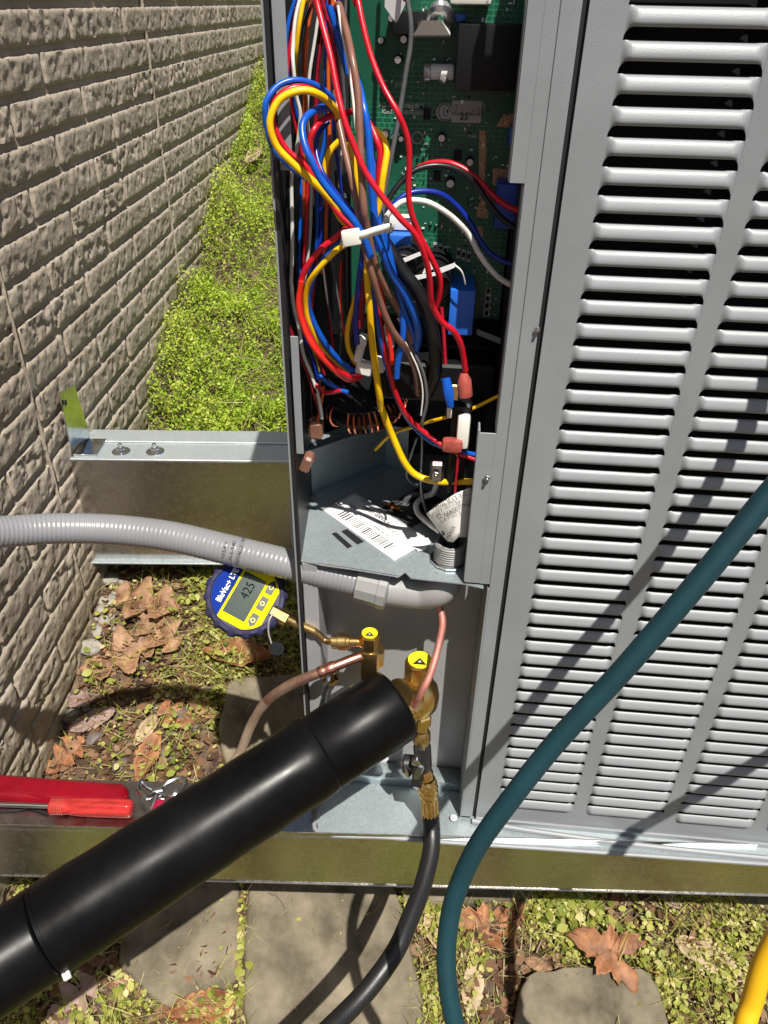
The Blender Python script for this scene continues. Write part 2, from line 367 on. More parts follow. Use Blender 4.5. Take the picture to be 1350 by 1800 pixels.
# ------------------------------------------------------------------ brick-patterned concrete wall
BL, BH, CZ = 0.3235, 0.0675, 1.318           # brick length, course height, top of a known course
def brick_mesh(seed):
    rs = random.Random(seed); nx, nz = 64, 14
    L, H = BL - 0.008, BH - 0.0095
    off = Vector((rs.uniform(0, 50), rs.uniform(0, 50), rs.uniform(0, 50)))
    rough = rs.uniform(0.55, 1.25)
    mb = MB(); g = []
    us = [0, 0.012] + [0.03 + 0.94 * i / (nx - 4) for i in range(nx - 3)] + [0.988, 1]
    vs_ = [0, 0.06] + [0.16 + 0.68 * i / (nz - 4) for i in range(nz - 3)] + [0.94, 1]
    for j, v in enumerate(vs_):
        row = []
        for i, u in enumerate(us):
            x, z = (u - 0.5) * L, (v - 0.5) * H
            e = 1.0
            if i in (0, len(us) - 1) or j in (0, len(vs_) - 1): e = 0.0
            q = off + Vector((x * 30, z * 30, 0))
            n = noise.noise(q) * 0.6 + noise.noise(q * 2.1) * 0.55 + 0.35 * noise.noise(q * 4.3)
            ridged = 1 - abs(noise.noise(q * 1.5 + Vector((9, 9, 9)))) * 2.2
            pn = noise.noise(q * 1.5 + Vector((31, 3, 8))) + 0.45 * noise.noise(q * 3.7 + Vector((1, 7, 2))); pit = min(1.0, max(0.0, (pn - 0.16) / 0.10)); h = 0.0072 + rough * (0.0013 * n + 0.0006 * ridged + 0.0009 * noise.noise(q * 6.5)) - 0.0036 * pit * pit * (3 - 2 * pit) * rough
            edge = min(1.0, min(u, 1 - u) * L / 0.005) * min(1.0, min(v, 1 - v) * H / 0.005)
            h = max(0.0012, h * (0.5 + 0.5 * edge)) if e else -0.003
            if not e or edge < 1:
                x += 0.0010 * noise.noise(q * 3 + Vector((5, 0, 0))); z += 0.0012 * noise.noise(q * 3 + Vector((0, 7, 0)))
            row.append((h, x, z))
        g.append(row)
    mb.sheet(g)                                # local x outward, y along wall, z up
    bmesh.ops.recalc_face_normals(mb.bm, faces=mb.bm.faces[:])
    if sum(f.normal.x for f in mb.bm.faces) < 0: bmesh.ops.reverse_faces(mb.bm, faces=mb.bm.faces[:])
    return mb.mesh('brick', 60)
def build_wall():
    root = empty('brick_wall', W0, 'taupe painted concrete wall moulded as rough long bricks, along the left', 'wall')
    WB = Matrix.Translation((W0.x, W0.y, 0)) @ Matrix((WNORM, WD, UZ)).transposed().to_4x4()
    mb = MB(); mb.box((0.2, 12.0, 2.6), WB @ Matrix.Translation((-0.1, 3.6, 1.05)))
    mb.build('mortar_face', 'painted_concrete', root)
    meshes = [brick_mesh(k) for k in range(14)]
    for me in meshes: me.materials.append(MATS['painted_concrete'])
    pin = world_of(root).inverted()
    for c in range(-18, 3):
        zc = CZ + (c - 0.5) * BH
        for k in range(-3, 13):
            s = 0.657 + k * BL + (0.166 if c % 2 else 0.0) + BL / 2 + random.uniform(-0.004, 0.004)
            p = WB @ Vector((0, s, zc))
            if zc + BH < slope(p.y) - 0.02 or zc > 1.43 or s < -0.45: continue
            if s > 3.3 and zc < 0.95: continue
            o = bpy.data.objects.new('brick', meshes[random.randrange(14)]); COL.objects.link(o)
            o.parent = root; o.matrix_parent_inverse = pin
            M = WB @ Matrix.Translation((0.0, s, zc)) @ Matrix.Rotation(random.uniform(-0.005, 0.005), 4, 'X')
            if random.random() < 0.5: M = M @ Matrix.Rotation(math.pi, 4, 'X')
            o.matrix_basis = M
    for s in (1.305, 0.325, -0.30):            # raised joints between the form panels
        mb = MB(); pts = []
        for k in range(60):
            z = -0.1 + k * 0.026
            pts.append(WB @ Vector((0.004 + 0.002 * noise.noise((s, z * 30, 1)), s + 0.0025 * noise.noise((s, z * 17, 4)), z)))
        mb.tube(pts, [0.0048 + 0.002 * noise.noise((s * 3, k * 0.9, 0)) for k in range(60)], 6)
        mb.build('form_seam', 'painted_concrete', root)
build_wall()

# ------------------------------------------------------------------ galvanised channel rails
def channel(root, A, B, deep, tall, top='galvanised_rail', th=0.004):
    """C channel from A to B (front top edge), open at the back"""
    A, B = Vector(A), Vector(B); x = (B - A).normalized(); yb = Vector((-x.y, x.x, 0)).normalized(); L = (B - A).length
    M = frame(A, x=x, z=UZ)
    def b(x0, x1, y0, y1, z0, z1): 
        mb = MB(); mb.box((x1 - x0, y1 - y0, z1 - z0), M @ Matrix.Translation(((x0 + x1) / 2, (y0 + y1) / 2, (z0 + z1) / 2)), 0.0012); return mb
    b(0, L, 0, th, -tall, -0.0025).build('web', 'galvanised_rail', root)
    b(0, L, -0.001, deep, -0.0025, 0.0015).build('top_flange', top, root)
    b(0, L, -0.002, 0.03, -tall - 0.004, -tall).build('bottom_flange', 'galvanised_rail', root)
    return M, L
def hex_bolt(root, p, r=0.0085, axis=UZ, m='zinc', washer=True):
    M = frame(p, z=axis)
    if washer: MB().lathe([(r * 2.0, 0), (r * 2.0, 0.0016), (r * 1.9, 0.0022)], M, 28).build('washer', m, root)
    o = MB().lathe([(r, 0.002), (r * 1.0, r * 0.95), (r * 0.86, r * 1.1)], M, 6).build('bolt', m, root, smooth=0)
    MB().lathe([(r * 0.5, r * 0.9), (r * 0.5, r * 1.9), (r * 0.42, r * 2.0)], M, 14).build('bolt_end', m, o)
    return o

ZR = U0.z - 0.008
def build_front_rail():
    A = pz(-260, 1449, ZR); B = pz(1700, 1500, ZR)
    root = empty('support_rail', A, 'shiny galvanised steel channel under the unit front, tools lying on its left end', 'rail')
    M, L = channel(root, A, B, 0.088, 0.125)
    # folded-back front lip, standing a little above the trough
    mb = MB(); mb.box((L, 0.0015, 0.010), M @ Matrix.Translation((L / 2, -0.0005, 0.006)), 0.0005); mb.build('front_lip', 'galvanised_rail', root)
    # row of small punch marks near the back edge and under the lip
    me = MB().lathe([(0.0007, 0), (0.0004, 0.0002)], Matrix.Identity(4), 6).mesh('punch_mark'); me.materials.append(MATS['steel'])
    pin = world_of(root).inverted()
    for k in range(64):
        x = 0.16 + k * 0.016
        for (yy, zz, rot) in ((0.079, 0.0015, 0), (-0.001, -0.022, 90), (-0.001, -0.118, 90)):
            if random.random() < (0.35 if rot == 0 else 0.7): continue
            o = bpy.data.objects.new('punch_mark', me); COL.objects.link(o); o.parent = root; o.matrix_parent_inverse = pin
            o.matrix_basis = M @ Matrix.Translation((x + random.uniform(-.004, .004), yy, zz)) @ Matrix.Rotation(R_(rot), 4, 'X')
    return M
RAILM = build_front_rail()

def build_rear_rail():
    E0 = pw(163, 990); yb = E0.y
    zt = pw(118, 806).z
    A = Vector((E0.x - 0.0, yb, zt)); far = py(560, 824, yb + 0.01)
    B = A + (Vector((far.x, far.y, zt)) - A) * 1.5
    tall = zt - E0.z - 0.002
    root = empty('support_rail', A, 'galvanised steel channel running from the brick wall to behind the unit', 'rail')
    M, L = channel(root, A, B, 0.13, tall, 'galvanised_skylit')
    MB().box((L, 0.030, 0.003), M @ Matrix.Translation((L / 2, 0.085, 0.0035)), 0.001).build('raised_rib', 'galvanised_skylit', root)
    MB().box((L, 0.020, 0.004), M @ Matrix.Translation((L / 2, -0.006, -tall + 0.010)), 0.001).build('bottom_lip', 'galvanised', root)
    for u in (213, 273):
        hex_bolt(root, pz(u, 794, zt + 0.002), 0.0095)
    # clip angle against the wall
    q = [pw(121, 786, 0.014), pw(156, 768, 0.014), pw(128, 677, 0.014), pw(102, 690, 0.014)]
    mb = MB(); mb.prism(q, WNORM * 0.004); clip = mb.build('wall_clip', 'zinc', root)
    MB().lathe([(0.006, 0), (0.006, 0.001), (0.004, 0.0012)], frame(pw(115, 708, 0.0205), z=WNORM), 16).build('hole', 'dark_inside', clip)
    MB().box((0.05, 0.07, 0.004), M @ Matrix.Translation((0.035, 0.045, 0.004)), 0.001).build('clip_foot', 'zinc', root)
    hex_bolt(root, pz(134, 766, zt + 0.006), 0.008)
build_rear_rail()

# ================================================================== HEAT PUMP CABINET
unit = empty('heat_pump', up(0, 0.3, 0), 'grey outdoor heat pump with louvred side and its wiring compartment open', 'heat pump')
ZTOP, DEEP, XR = 1.16, 0.46, 0.62
COLX, COLW, PITCHX, ROWZ, ROWP = 0.0325, 0.112, 0.1298, 0.045, 0.02275
def build_panel():
    x0 = 0.0035
    mb = MB(); d0, d1 = 0.0, 0.0012
    NR = int((ZTOP - 0.06 - ROWZ) / ROWP)
    zlo, zhi = ROWZ - 0.0118 + 0.0075, ROWZ + NR * ROWP + 0.0075 - 0.0118
    mb.ubox(x0, XR, d0, d1, 0.0, zlo); mb.ubox(x0, XR, d0, d1, zhi, ZTOP)
    edges = [x0] + [v for k in range(4) for v in (COLX + k * PITCHX, COLX + k * PITCHX + COLW)] + [XR]
    for a, b in zip(edges[::2], edges[1::2]): mb.ubox(a, b, d0, d1, zlo, zhi)
    mb.ubox(x0, x0 + 0.0012, 0.0012, 0.016, 0, ZTOP)
    mb.ubox(x0, XR, -0.004, 0.0, -0.012, 0.004, 0.0008)     # bottom fold
    panel = mb.build('louver_panel', 'grey_paint', unit)
    # one louver: hood that leaves the sheet at its top edge and stands out at the lip, slot below
    w, hh, slot = COLW, 0.0134, 0.00935
    prof = [(0.0004, -0.0012), (-0.0006, 0.0010), (-0.0035, 0.0030), (-0.0072, 0.0047), (-0.0098, 0.0054), (-0.0117, 0.0049), (-0.0130, 0.0038), (-0.0134, 0.0030)]
    us = [0, 0.0006, 0.0014, 0.0025, 0.004, 0.006, 0.0085, 0.011]; us = us + [w / 4, w / 2, 3 * w / 4] + [w - u for u in us[::-1]]
    mb = MB(); rows = []
    r = 0.0065
    for k, (z, out) in enumerate(prof):
        row = []
        for u in us:
            e = min(u, w - u)
            tap = min(1.0, e / 0.008); tap = tap * tap * (3 - 2 * tap)
            zz = z
            if e < r: 
                drop = slot * (1 - math.sqrt(max(0, 1 - (1 - e / r) ** 2)))
                f = max(0, (-z) / hh); zz = z - drop * f
            row.append((u, -out * tap + 0.0002, zz))
        rows.append(row)
    mb.sheet(rows); bmesh.ops.recalc_face_normals(mb.bm, faces=mb.bm.faces[:])
    if sum(f.normal.y for f in mb.bm.faces) > 0: bmesh.ops.reverse_faces(mb.bm, faces=mb.bm.faces[:])
    me = mb.mesh('louver', 50); me.materials.append(MATS['grey_paint'])
    pin = world_of(panel).inverted()
    for c in range(4):
        for k in range(NR):
            o = bpy.data.objects.new('louver', me); COL.objects.link(o); o.parent = panel; o.matrix_parent_inverse = pin
            o.matrix_basis = UM @ Matrix.Translation((COLX + c * PITCHX, 0, ROWZ + k * ROWP + 0.0075))
    # finned coil standing behind the slots
    MB().ubox(0.02, XR - 0.02, 0.022, 0.05, 0.01, ZTOP - 0.02).build('coil', 'coil_black', unit)
build_panel()

def build_cabinet():
    # corner post: two folds side by side, notched
    mb = MB()
    mb.ubox(-0.0185, -0.0022, -0.002, 0.0, 0.004, ZTOP, 0.0005); mb.ubox(-0.0305, -0.0185, -0.0008, 0.0008, 0.458, ZTOP, 0.0003)
    mb.ubox(-0.0435, -0.0305, -0.0008, 0.0008, 0.902, ZTOP, 0.0003)
    mb.ubox(-0.048, -0.0305, -0.0008, 0.0008, 0.4585, 0.659, 0.0003)
    mb.ubox(-0.0445, -0.0425, 0.0008, 0.02, 0.903, ZTOP, 0.0003); mb.ubox(-0.0315, -0.030, 0.0008, 0.02, 0.660, 0.901, 0.0003)
    mb.ubox(-0.0492, -0.0472, -0.0008, 0.018, 0.4595, 0.662, 0.0003)
    post = mb.build('corner_post', 'grey_paint', unit)
    MB().ubox(-0.0022, 0.0035, 0.004, 0.006, 0, ZTOP).build('seam_shade', 'dark_inside', unit)  # dark strip standing in for the shade inside the open seam
    hex_bolt(post, pf(856, 838, -0.001), 0.0036, -UY, 'steel', washer=False)
    hex_bolt(post, pf(944, 578, -0.002), 0.0030, -UY, 'steel', washer=False)
    # lower compartment: inner side of the post, recessed valve plate, left side
    mb = MB(); mb.ubox(-0.0205, -0.0185, -0.002, 0.083, 0.002, 0.452, 0.0003); mb.build('compartment_side', 'grey_paint', unit)
    MB().ubox(-0.247, -0.0206, 0.080, 0.083, -0.002, 0.449).build('valve_plate', 'grey_paint_plate', unit)
    # left side sheet with its front folds
    mb = MB(); mb.prism([up(-0.250, 0, 0.004), up(-0.278, 0.32, 0.004), up(-0.278, DEEP, 0.004), up(-0.280, DEEP, 0.004), up(-0.280, 0.32, 0.004), up(-0.252, 0, 0.004)], UZ * (ZTOP - 0.004)); mb.build('side_sheet', 'grey_paint', unit)
    mb = MB(); mb.ubox(-0.2495, -0.2455, -0.0015, 0.0, 0.004, ZTOP, 0.0004); mb.build('side_fold', 'dark_steel', unit)
    MB().ubox(-0.2445, -0.2335, 0.004, 0.006, 0.905, ZTOP, 0.0004).build('upper_flange', 'grey_paint', unit)
    MB().ubox(-0.2440, -0.2360, 0.004, 0.006, 0.618, 0.752, 0.0004).build('lower_flange', 'grey_paint', unit)
    MB().ubox(-0.2490, -0.2300, 0.022, 0.079, 0.01, 0.4530, 0.001).build('compartment_left_side', 'grey_paint_plate', unit)
    # back, right side and top of the shell (seen only from other sides)
    MB().ubox(-0.2775, XR, DEEP - 0.004, DEEP - 0.002, 0.004, ZTOP).build('back_sheet', 'grey_paint', unit)
    MB().ubox(XR - 0.002, XR, 0.0015, DEEP - 0.003, 0.004, ZTOP).build('right_sheet', 'grey_paint', unit)
    MB().ubox(-0.026, XR + 0.004, -0.006, DEEP + 0.004, ZTOP + 0.001, ZTOP + 0.03, 0.006, 2).build('top_cover', 'grey_paint', unit)
    # inside of the wiring compartment
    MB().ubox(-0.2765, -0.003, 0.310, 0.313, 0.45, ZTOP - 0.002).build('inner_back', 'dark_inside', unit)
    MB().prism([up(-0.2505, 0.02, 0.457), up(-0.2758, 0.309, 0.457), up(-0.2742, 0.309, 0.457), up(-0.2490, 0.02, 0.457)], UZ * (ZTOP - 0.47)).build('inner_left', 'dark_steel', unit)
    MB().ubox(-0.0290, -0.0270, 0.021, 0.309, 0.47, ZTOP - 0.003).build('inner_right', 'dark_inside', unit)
    # galvanised base pan with bulging front rim
    zt = U0.z - 0.001
    low = [(440, 1448), (560, 1462), (680, 1471), (790, 1480), (950, 1490), (1150, 1504), (1350, 1518), (1500, 1527), (1640, 1534)]
    rim = [pz(u, v, zt - 0.004) for u, v in low]
    left = up(-0.251, 0.02, -0.004)
    pts = [left] + [Vector((p.x, p.y, zt - 0.004)) for p in rim[1:]] + [up(XR - 0.02, 0.5, -0.005), up(-0.24, 0.5, -0.005)]
    pts = [Vector((p.x, p.y, zt - 0.004)) for p in pts]
    mb = MB(); mb.prism(pts, (0, 0, -0.003)); mb.build('base_pan', 'galvanised', unit)
    mb = MB(); mb.tube(spline([up(-0.235, 0.0, -0.003)] + [Vector((p.x, p.y, zt - 0.005)) for p in rim[1:]], 6), 0.0035, 8); mb.build('rim_bead', 'grey_paint', unit)
    mb = MB(); mb.sheet([[up(-0.246 + 0.226 * k / 8, 0.076, 0.013) for k in range(9)], [up(-0.246 + 0.226 * k / 8, 0.050, 0.011) for k in range(9)], [up(-0.246 + 0.226 * k / 8, 0.048, -0.004) for k in range(9)]])
    mb.build('pan_flange', 'galvanised', unit, thick=0.0012)
    mb = MB(); mb.tube(spline([up(-0.002, -0.006, 0.0), up(0.1, -0.014, -0.001), up(0.25, -0.020, -0.002), up(0.45, -0.022, -0.002), up(0.6, -0.016, -0.002)], 8), 0.0042, 8)
    mb.build('pan_edge_roll', 'grey_paint', unit)
    hex_bolt(unit, up(-0.03, -0.004, 0.001), 0.0026, (UZ * 0.8 - UY * 0.6).normalized(), 'steel', washer=True)
build_cabinet()

ZS = 0.825                                     # shelf height
def build_shelf():
    px_ = [(512, 812), (510, 876), (512, 950), (522, 985), (700, 1014), (712, 1006), (722, 1016), (815, 1026), (850, 1034)]
    pts = [pz(u, v, ZS) for u, v in px_]
    pts += [up(-0.0275, 0.02, 0) , up(-0.0275, 0.308, 0), up(-0.2785, 0.308, 0)]
    pts = [Vector((p.x, p.y, ZS)) for p in pts]
    mb = MB(); mb.prism(pts, (0, 0, -0.0016)); sh = mb.build('shelf', 'galvanised', unit)
    # rolled front edge
    mb = MB(); mb.tube([pz(560, 992, ZS - .001), pz(620, 1001, ZS - .001), pz(698, 1014, ZS - 0.001)], 0.0016, 6); mb.build('front_edge', 'zinc', sh)
    # two rectangular knock-outs
    for q in ([(583, 938), (591, 936), (619, 960), (611, 964)], [(600, 934), (610, 930), (640, 952), (628, 957)]):
        MB().prism([pz(u, v, ZS + 0.0006) for u, v in q], (0, 0, 0.0004)).build('slot', 'dark_inside', sh)
    # bent-up partition
    a, b, c = pz(549, 868, ZS), pz(678, 818, ZS), pz(716, 826, ZS + 0.0)
    h = 0.068
    for p, q in ((a, b), (b, c)):
        x = (q - p).normalized(); n = Vector((x.y, -x.x, 0))
        mb = MB(); mb.prism([p, q, q + UZ * h, p + UZ * h], n * -0.0015); mb.build('partition', 'galvanised', sh)
    x = (b - a).normalized(); n = Vector((x.y, -x.x, 0))
    MB().prism([a + UZ * h, b + UZ * h, b + UZ * h - n * 0.03, a + UZ * h - n * 0.03], (0, 0, 0.0014)).build('partition_top', 'galvanised', sh)
    MB().prism([a + n * 0.001, b + n * 0.001, b + n * 0.012, a + n * 0.012], (0, 0, 0.003)).build('partition_foot', 'galvanised', sh)
    # warning label, black with orange marks
    q = [pz(u, v, ZS + 0.0012) for u, v in ((672, 892), (738, 856), (800, 892), (722, 926))]
    lab = MB().prism(q, (0, 0, 0.0004)).build('warning_label', 'label_black', sh)
    X = (q[2] - q[1]).normalized()
    for k, (u, v) in enumerate(((682, 886), (690, 890), (699, 893))):
        M = frame(pz(u, v, ZS + 0.0019), x=X, z=UZ); MB().lathe([(0.0042, 0), (0.004, 0.0003)], M, 5).build('warning_mark', 'label_orange', lab)
    for k in range(9):
        u, v = 690 + k * 5.5, 895 + k * 3.0
        text('~ - ~~ -~', 0.0055, frame(pz(u + 10, v - 16, ZS + 0.0018), x=(q[1] - q[0]), z=UZ), 'label_grey', lab, 'small_print')
build_shelf()

# ------------------------------------------------------------------ circuit board and what sits on it
BD = 0.130                                     # depth of the board face behind the cabinet front
def bp(u, v, h=0.0): return pf(u, v, BD - h)
def uxz(p): q = UMI @ p; return q.x, q.z
def bblock(parent, name, m, u0, v0, u1, v1, h, h0=0.0, bevel=0.001, lean=0.0):
    """block on the board: photograph corners of its front face, h its height above the board"""
    x0, z0 = uxz(bp(u0, v1, h)); x1, z1 = uxz(bp(u1, v0, h))
    mb = MB(); mb.ubox(x0, x1, BD - h, BD - h0, z0, z1, bevel, 2); return mb.build(name, m, parent)
def build_board():
    mb = MB(); mb.ubox(-0.198, -0.031, BD, BD + 0.002, 0.735, ZTOP - 0.01); board = mb.build('circuit_board', 'board_green', unit)
    MB().ubox(-0.2, -0.031, BD + 0.003, BD + 0.02, 0.70, ZTOP - 0.01).build('board_tray', 'board_black', unit)
    mb = MB(); mb.hull8([pf(838, 588, BD - .03), pf(905, 616, BD - .03), pf(905, 616, BD), pf(838, 588, BD), pf(838, 578, BD - .03), pf(905, 604, BD - .03), pf(905, 604, BD), pf(838, 578, BD)])
    mb.build('tray_edge', 'grey_paint', unit)
    MB().ubox(-0.165, -0.031, 0.075, BD - 0.001, 0.655, 0.70, 0.003).build('tray_sill', 'board_black', unit)
    # blue film capacitors / relays
    bblock(board, 'relay', 'relay_blue', 787, 512, 836, 588, 0.055)
    bblock(board, 'relay', 'relay_deep', 868, 326, 935, 402, 0.034)
    bblock(board, 'relay', 'relay_blue', 684, 415, 722, 440, 0.038)
    bblock(board, 'terminal_block', 'nylon_white', 684, 385, 724, 404, 0.022)
    # large black transformer and heat sink
    bblock(board, 'heat_sink', 'capacitor_black', 800, 44, 925, 158, 0.05)
    bblock(board, 'transformer', 'capacitor_black', 690, 20, 750, 60, 0.03)
    # white ferrite core: chamfered block
    a = [bp(726, 62, .05), bp(790, 63, .05), bp(786, 36, .05), bp(728, 34, .05)]
    MB().hull8([bp(726, 62, .05), bp(791, 62, .05), bp(793, 66, 0), bp(724, 66, 0), bp(742, 36, .055), bp(776, 36, .055), bp(793, 40, 0), bp(724, 40, 0)]).build('ferrite_core', 'nylon_white', board, smooth=0)
    bblock(board, 'ferrite_core', 'nylon_white', 790, -30, 868, 8, 0.05, bevel=0.004)
    mb = MB(); mb.tube(spline([bp(760, 34, .03), bp(766, 16, .05), bp(780, 14, .05), bp(792, 33, .03)], 6), 0.0055, 8); mb.build('coil_strap', 'silver_cap', board)
    bblock(board, 'disc_capacitor', 'relay_blue', 798, 25, 820, 38, 0.03, bevel=0.003)
    bblock(board, 'disc_capacitor', 'relay_blue', 893, 222, 908, 258, 0.02, bevel=0.003)
    # folded white paper corner hanging from above
    MB().prism([bp(678, -30, .06), bp(730, -30, .06), bp(700, 34, .055), bp(696, 40, .055), bp(676, 12, .055)], UY * 0.0006).build('paper_corner', 'paper_white', board)
    # white capacitor lying down
    M = frame(bp(756, 126, 0.018), z=UX); MB().lathe([(0.0058, 0), (0.0066, .001), (0.0066, 0.020), (0.0058, 0.022)], M, 20).build('capacitor', 'white_print', board)
    M = frame(bp(745, 127, 0.018), z=UX); MB().lathe([(0.007, 0), (0.0076, .001), (0.0076, 0.006), (0.007, 0.0065)], M, 20).build('capacitor_clip', 'silver_cap', board)
    MB().box((0.010, 0.008, 0.007), frame(bp(779, 138, .02), x=UX, z=UZ) @ Matrix.Rotation(0.5, 4, 'Y'), 0.002).build('solder_lug', 'silver_cap', board)
    # round electrolytic capacitors
    for (u, v, r, h) in ((691, 31, 7, .02), (712, 68, 7, .02), (702, 103, 7, .02), (672, 70, 6, .015), (679, 233, 7, .015), (694, 238, 6, .012), (777, 240, 7, .012), (826, 282, 7, .012), (792, 318, 8, .015), (706, 242, 5, .010)):
        M = frame(bp(u, v, 0.0), z=-UY); rr = px(r, bp(u, v))
        c = MB().lathe([(rr, 0), (rr, h - .001), (rr * .86, h)], M, 18).build('capacitor', 'capacitor_black', board)
        MB().lathe([(rr * .8, h), (rr * .8, h + .0004)], M, 18).build('capacitor_top', 'silver_cap', c)
    M = frame(bp(734, 242, 0.001), z=-UY); MB().lathe([(px(10, bp(734, 242)), 0), (px(10, bp(734, 242)), .001), (px(8.6, bp(734, 242)), .001), (px(8.6, bp(734, 242)), 0)], M, 24, cap=False).build('printed_ring', 'label_grey', board)
    # stickers
    st = bblock(board, 'barcode_sticker', 'label_grey', 793, 178, 848, 215, 0.0006, bevel=0.0)
    for k in range(17):
        u = 798 + k * 2.9; bblock(st, 'bar', 'print_black', u, 183 + k * .35, u + random.choice((1, 1.4, 2)), 198 + k * .35, 0.0009, 0.0005, 0)
    text('25', 0.0085, frame(bp(816, 205, .0012), x=UX, y=UZ), 'print_black', st, 'number', bold=0.0002)
    text('EAX67 1 2002 40 1', 0.0038, frame(bp(822, 201, .0011), x=UX, y=UZ), 'print_black', st, 'small_print')
    ls = MB().lathe([(px(14, bp(781, 197)), 0), (px(14, bp(781, 197)), .0006)], frame(bp(781, 197, 0), z=-UY), 28).build('round_sticker', 'label_grey', board)
    MB().tube([bp(781 + 10 * math.cos(a), 197 - 14 * math.sin(a), .0008) for a in np.linspace(0.0, 5.3, 26)], 0.0005, 4).build('round_mark', 'print_black', ls)
    MB().tube([bp(780, 189, .0008), bp(780, 203, .0008), bp(786, 203.5, .0008)], 0.0005, 4).build('round_mark', 'print_black', ls)
    # bare copper fields, chips, small parts
    for q in (((843, 228), (853, 230), (855, 262), (850, 350), (842, 350), (842, 262)), ((872, 222), (886, 200), (908, 200), (908, 226)), ((866, 296), (900, 298), (900, 326), (866, 326)), ((838, 368), (848, 348), (858, 372), (858, 384), (838, 382)), ((836, 400), (848, 398), (848, 428), (836, 426))):
        MB().prism([bp(u, v, 0.0005) for u, v in q], UY * -0.0003).build('copper_field', 'board_copper', board)
    for (u0, v0, u1, v1) in ((797, 264, 812, 282), (762, 300, 775, 318), (744, 190, 757, 210)):
        bblock(board, 'chip', 'board_black', u0, v0, u1, v1, 0.002, bevel=0.0003)
    for base, n in (((765, 432), 3), ((806, 442), 3)):
        for k in range(n):
            u, v = base[0] + k * 9, base[1] + k * 3.0
            bblock(board, 'resistor_pad', 'label_grey', u - 4, v - 6, u + 4, v + 12, 0.0005, bevel=0)
            bblock(board, 'resistor', 'board_black', u - 2.8, v - 1, u + 2.8, v + 7, 0.0022, bevel=0.0003)
    for k in range(4):
        bblock(board, 'resistor_pad', 'label_grey', 853 - k * 1.2, 506 + k * 13, 864 - k * 1.2, 517 + k * 13, 0.0005, bevel=0)
        bblock(board, 'resistor', 'board_black', 855 - k * 1.2, 508 + k * 13, 862 - k * 1.2, 515 + k * 13, 0.0016, bevel=0.0002)
    rs = random.Random(3)
    me = {m: MB().box((0.0028, 0.0016, 0.0014), None).mesh('surface_part', 0) for m in ('board_black', 'label_grey', 'silver_cap', 'nylon_white')}
    for m in me: me[m].materials.append(MATS[m])
    pin = world_of(board).inverted()
    for k in range(285):
        x = rs.uniform(-0.165, -0.036); z = rs.uniform(0.74, 1.10)
        o = bpy.data.objects.new('surface_part', me[rs.choice(list(me))]); COL.objects.link(o); o.parent = board; o.matrix_parent_inverse = pin
        sc = rs.uniform(0.5, 1.25)
        o.matrix_basis = UM @ Matrix.Translation((x, BD - 0.0006, z)) @ Matrix.Rotation(rs.choice((0, math.pi / 2)), 4, 'Y') @ Matrix.Scale(sc, 4)
    for (u, v) in ((757, 393), (766, 397), (775, 401), (801, 410), (812, 413), (752, 262), (725, 272), (735, 276), (745, 275), (667, 276), (786, 105)):
        MB().lathe([(0.0022, 0), (0.0016, .0015), (0.0004, .004)], frame(bp(u, v), z=-UY), 8).build('solder_point', 'chrome', board)
    for (u, v, s) in ((700, 186, 'AGND N.O PWR'), (700, 197, 'IGBT IN GATE'), (722, 186, 'COM F.BKS'), (722, 198, 'GND F.BKS'), (845, 186, 'C12'), (700, 150, 'JP7'), (830, 240, 'R44')):
        text(s, 0.0052, frame(bp(u, v, .0006), x=UX, y=UZ), 'label_grey', board, 'board_print')
    # two big black capacitors lying low in front of the board, white end labels, hanging leads
    for (u, v, w) in ((757, 505, 70), (706, 470, 50)):
        p = pf(u, v, 0.075); M = frame(p, z=(UY * 0.9 + UZ * 0.2 + UX * .05))
        r = px(w / 2, p)
        c = MB().lathe([(r * .9, -0.002), (r, 0), (r, .045), (r * .9, .047)], M, 28).build('large_capacitor', 'capacitor_black', unit)
    for q in ([(707, 455), (738, 443), (742, 448), (710, 462)], [(723, 486), (768, 478), (768, 484), (725, 494)], [(772, 472), (800, 462), (800, 470), (776, 480)]):
        MB().prism([pf(u, v, 0.062) for u, v in q], UY * 0.001).build('label_strip', 'paper_white', unit)
    MB().prism([pf(742, 482, .064), pf(768, 470, .064), pf(760, 452, .064), pf(752, 458, .064)], UY * .002).build('glue_blob', 'nylon_white', unit)
    MB().tube(spline([pf(800, 466, .06), pf(812, 478, .058), pf(818, 500, .062)], 6), 0.0009, 6).build('lead', 'wire_white', unit)
    # black plastic box low on the left, copper toroid
    MB().ubox(-0.225, -0.12, 0.14, 0.27, 0.70, 0.86, 0.004).build('reactor_box', 'board_black', unit)
    c = pf(640, 700, 0.125); axis = (UZ * 0.92 - UY * 0.3 - UX * .1).normalized(); M = frame(c, z=axis)
    Rm, rm = px(52, c), px(21, c)
    mb = MB(); n = 40
    rings = [[M @ Vector(((Rm + rm * .8 * math.cos(b)) * math.cos(a), (Rm + rm * .8 * math.cos(b)) * math.sin(a), rm * 1.1 * math.sin(b))) for b in np.linspace(0, 2 * math.pi, 13)] for a in np.linspace(0, 2 * math.pi, n + 1)]
    mb.sheet(rings); core = mb.build('choke_core', 'capacitor_black', unit)
    mb = MB()
    for k in range(46):
        a = 2 * math.pi * k / 46
        if math.sin(a) > 0.35 or (k % 23) in (0, 1, 2): continue
        pts = [M @ Vector(((Rm + (rm + .0015) * math.cos(b)) * math.cos(a), (Rm + (rm + .0015) * math.cos(b)) * math.sin(a), (rm * 1.3) * math.sin(b))) for b in np.linspace(-2.2, 2.2, 12)]
        mb.tube(pts, 0.0016, 5)
    mb.build('copper_winding', 'copper_wire', core)
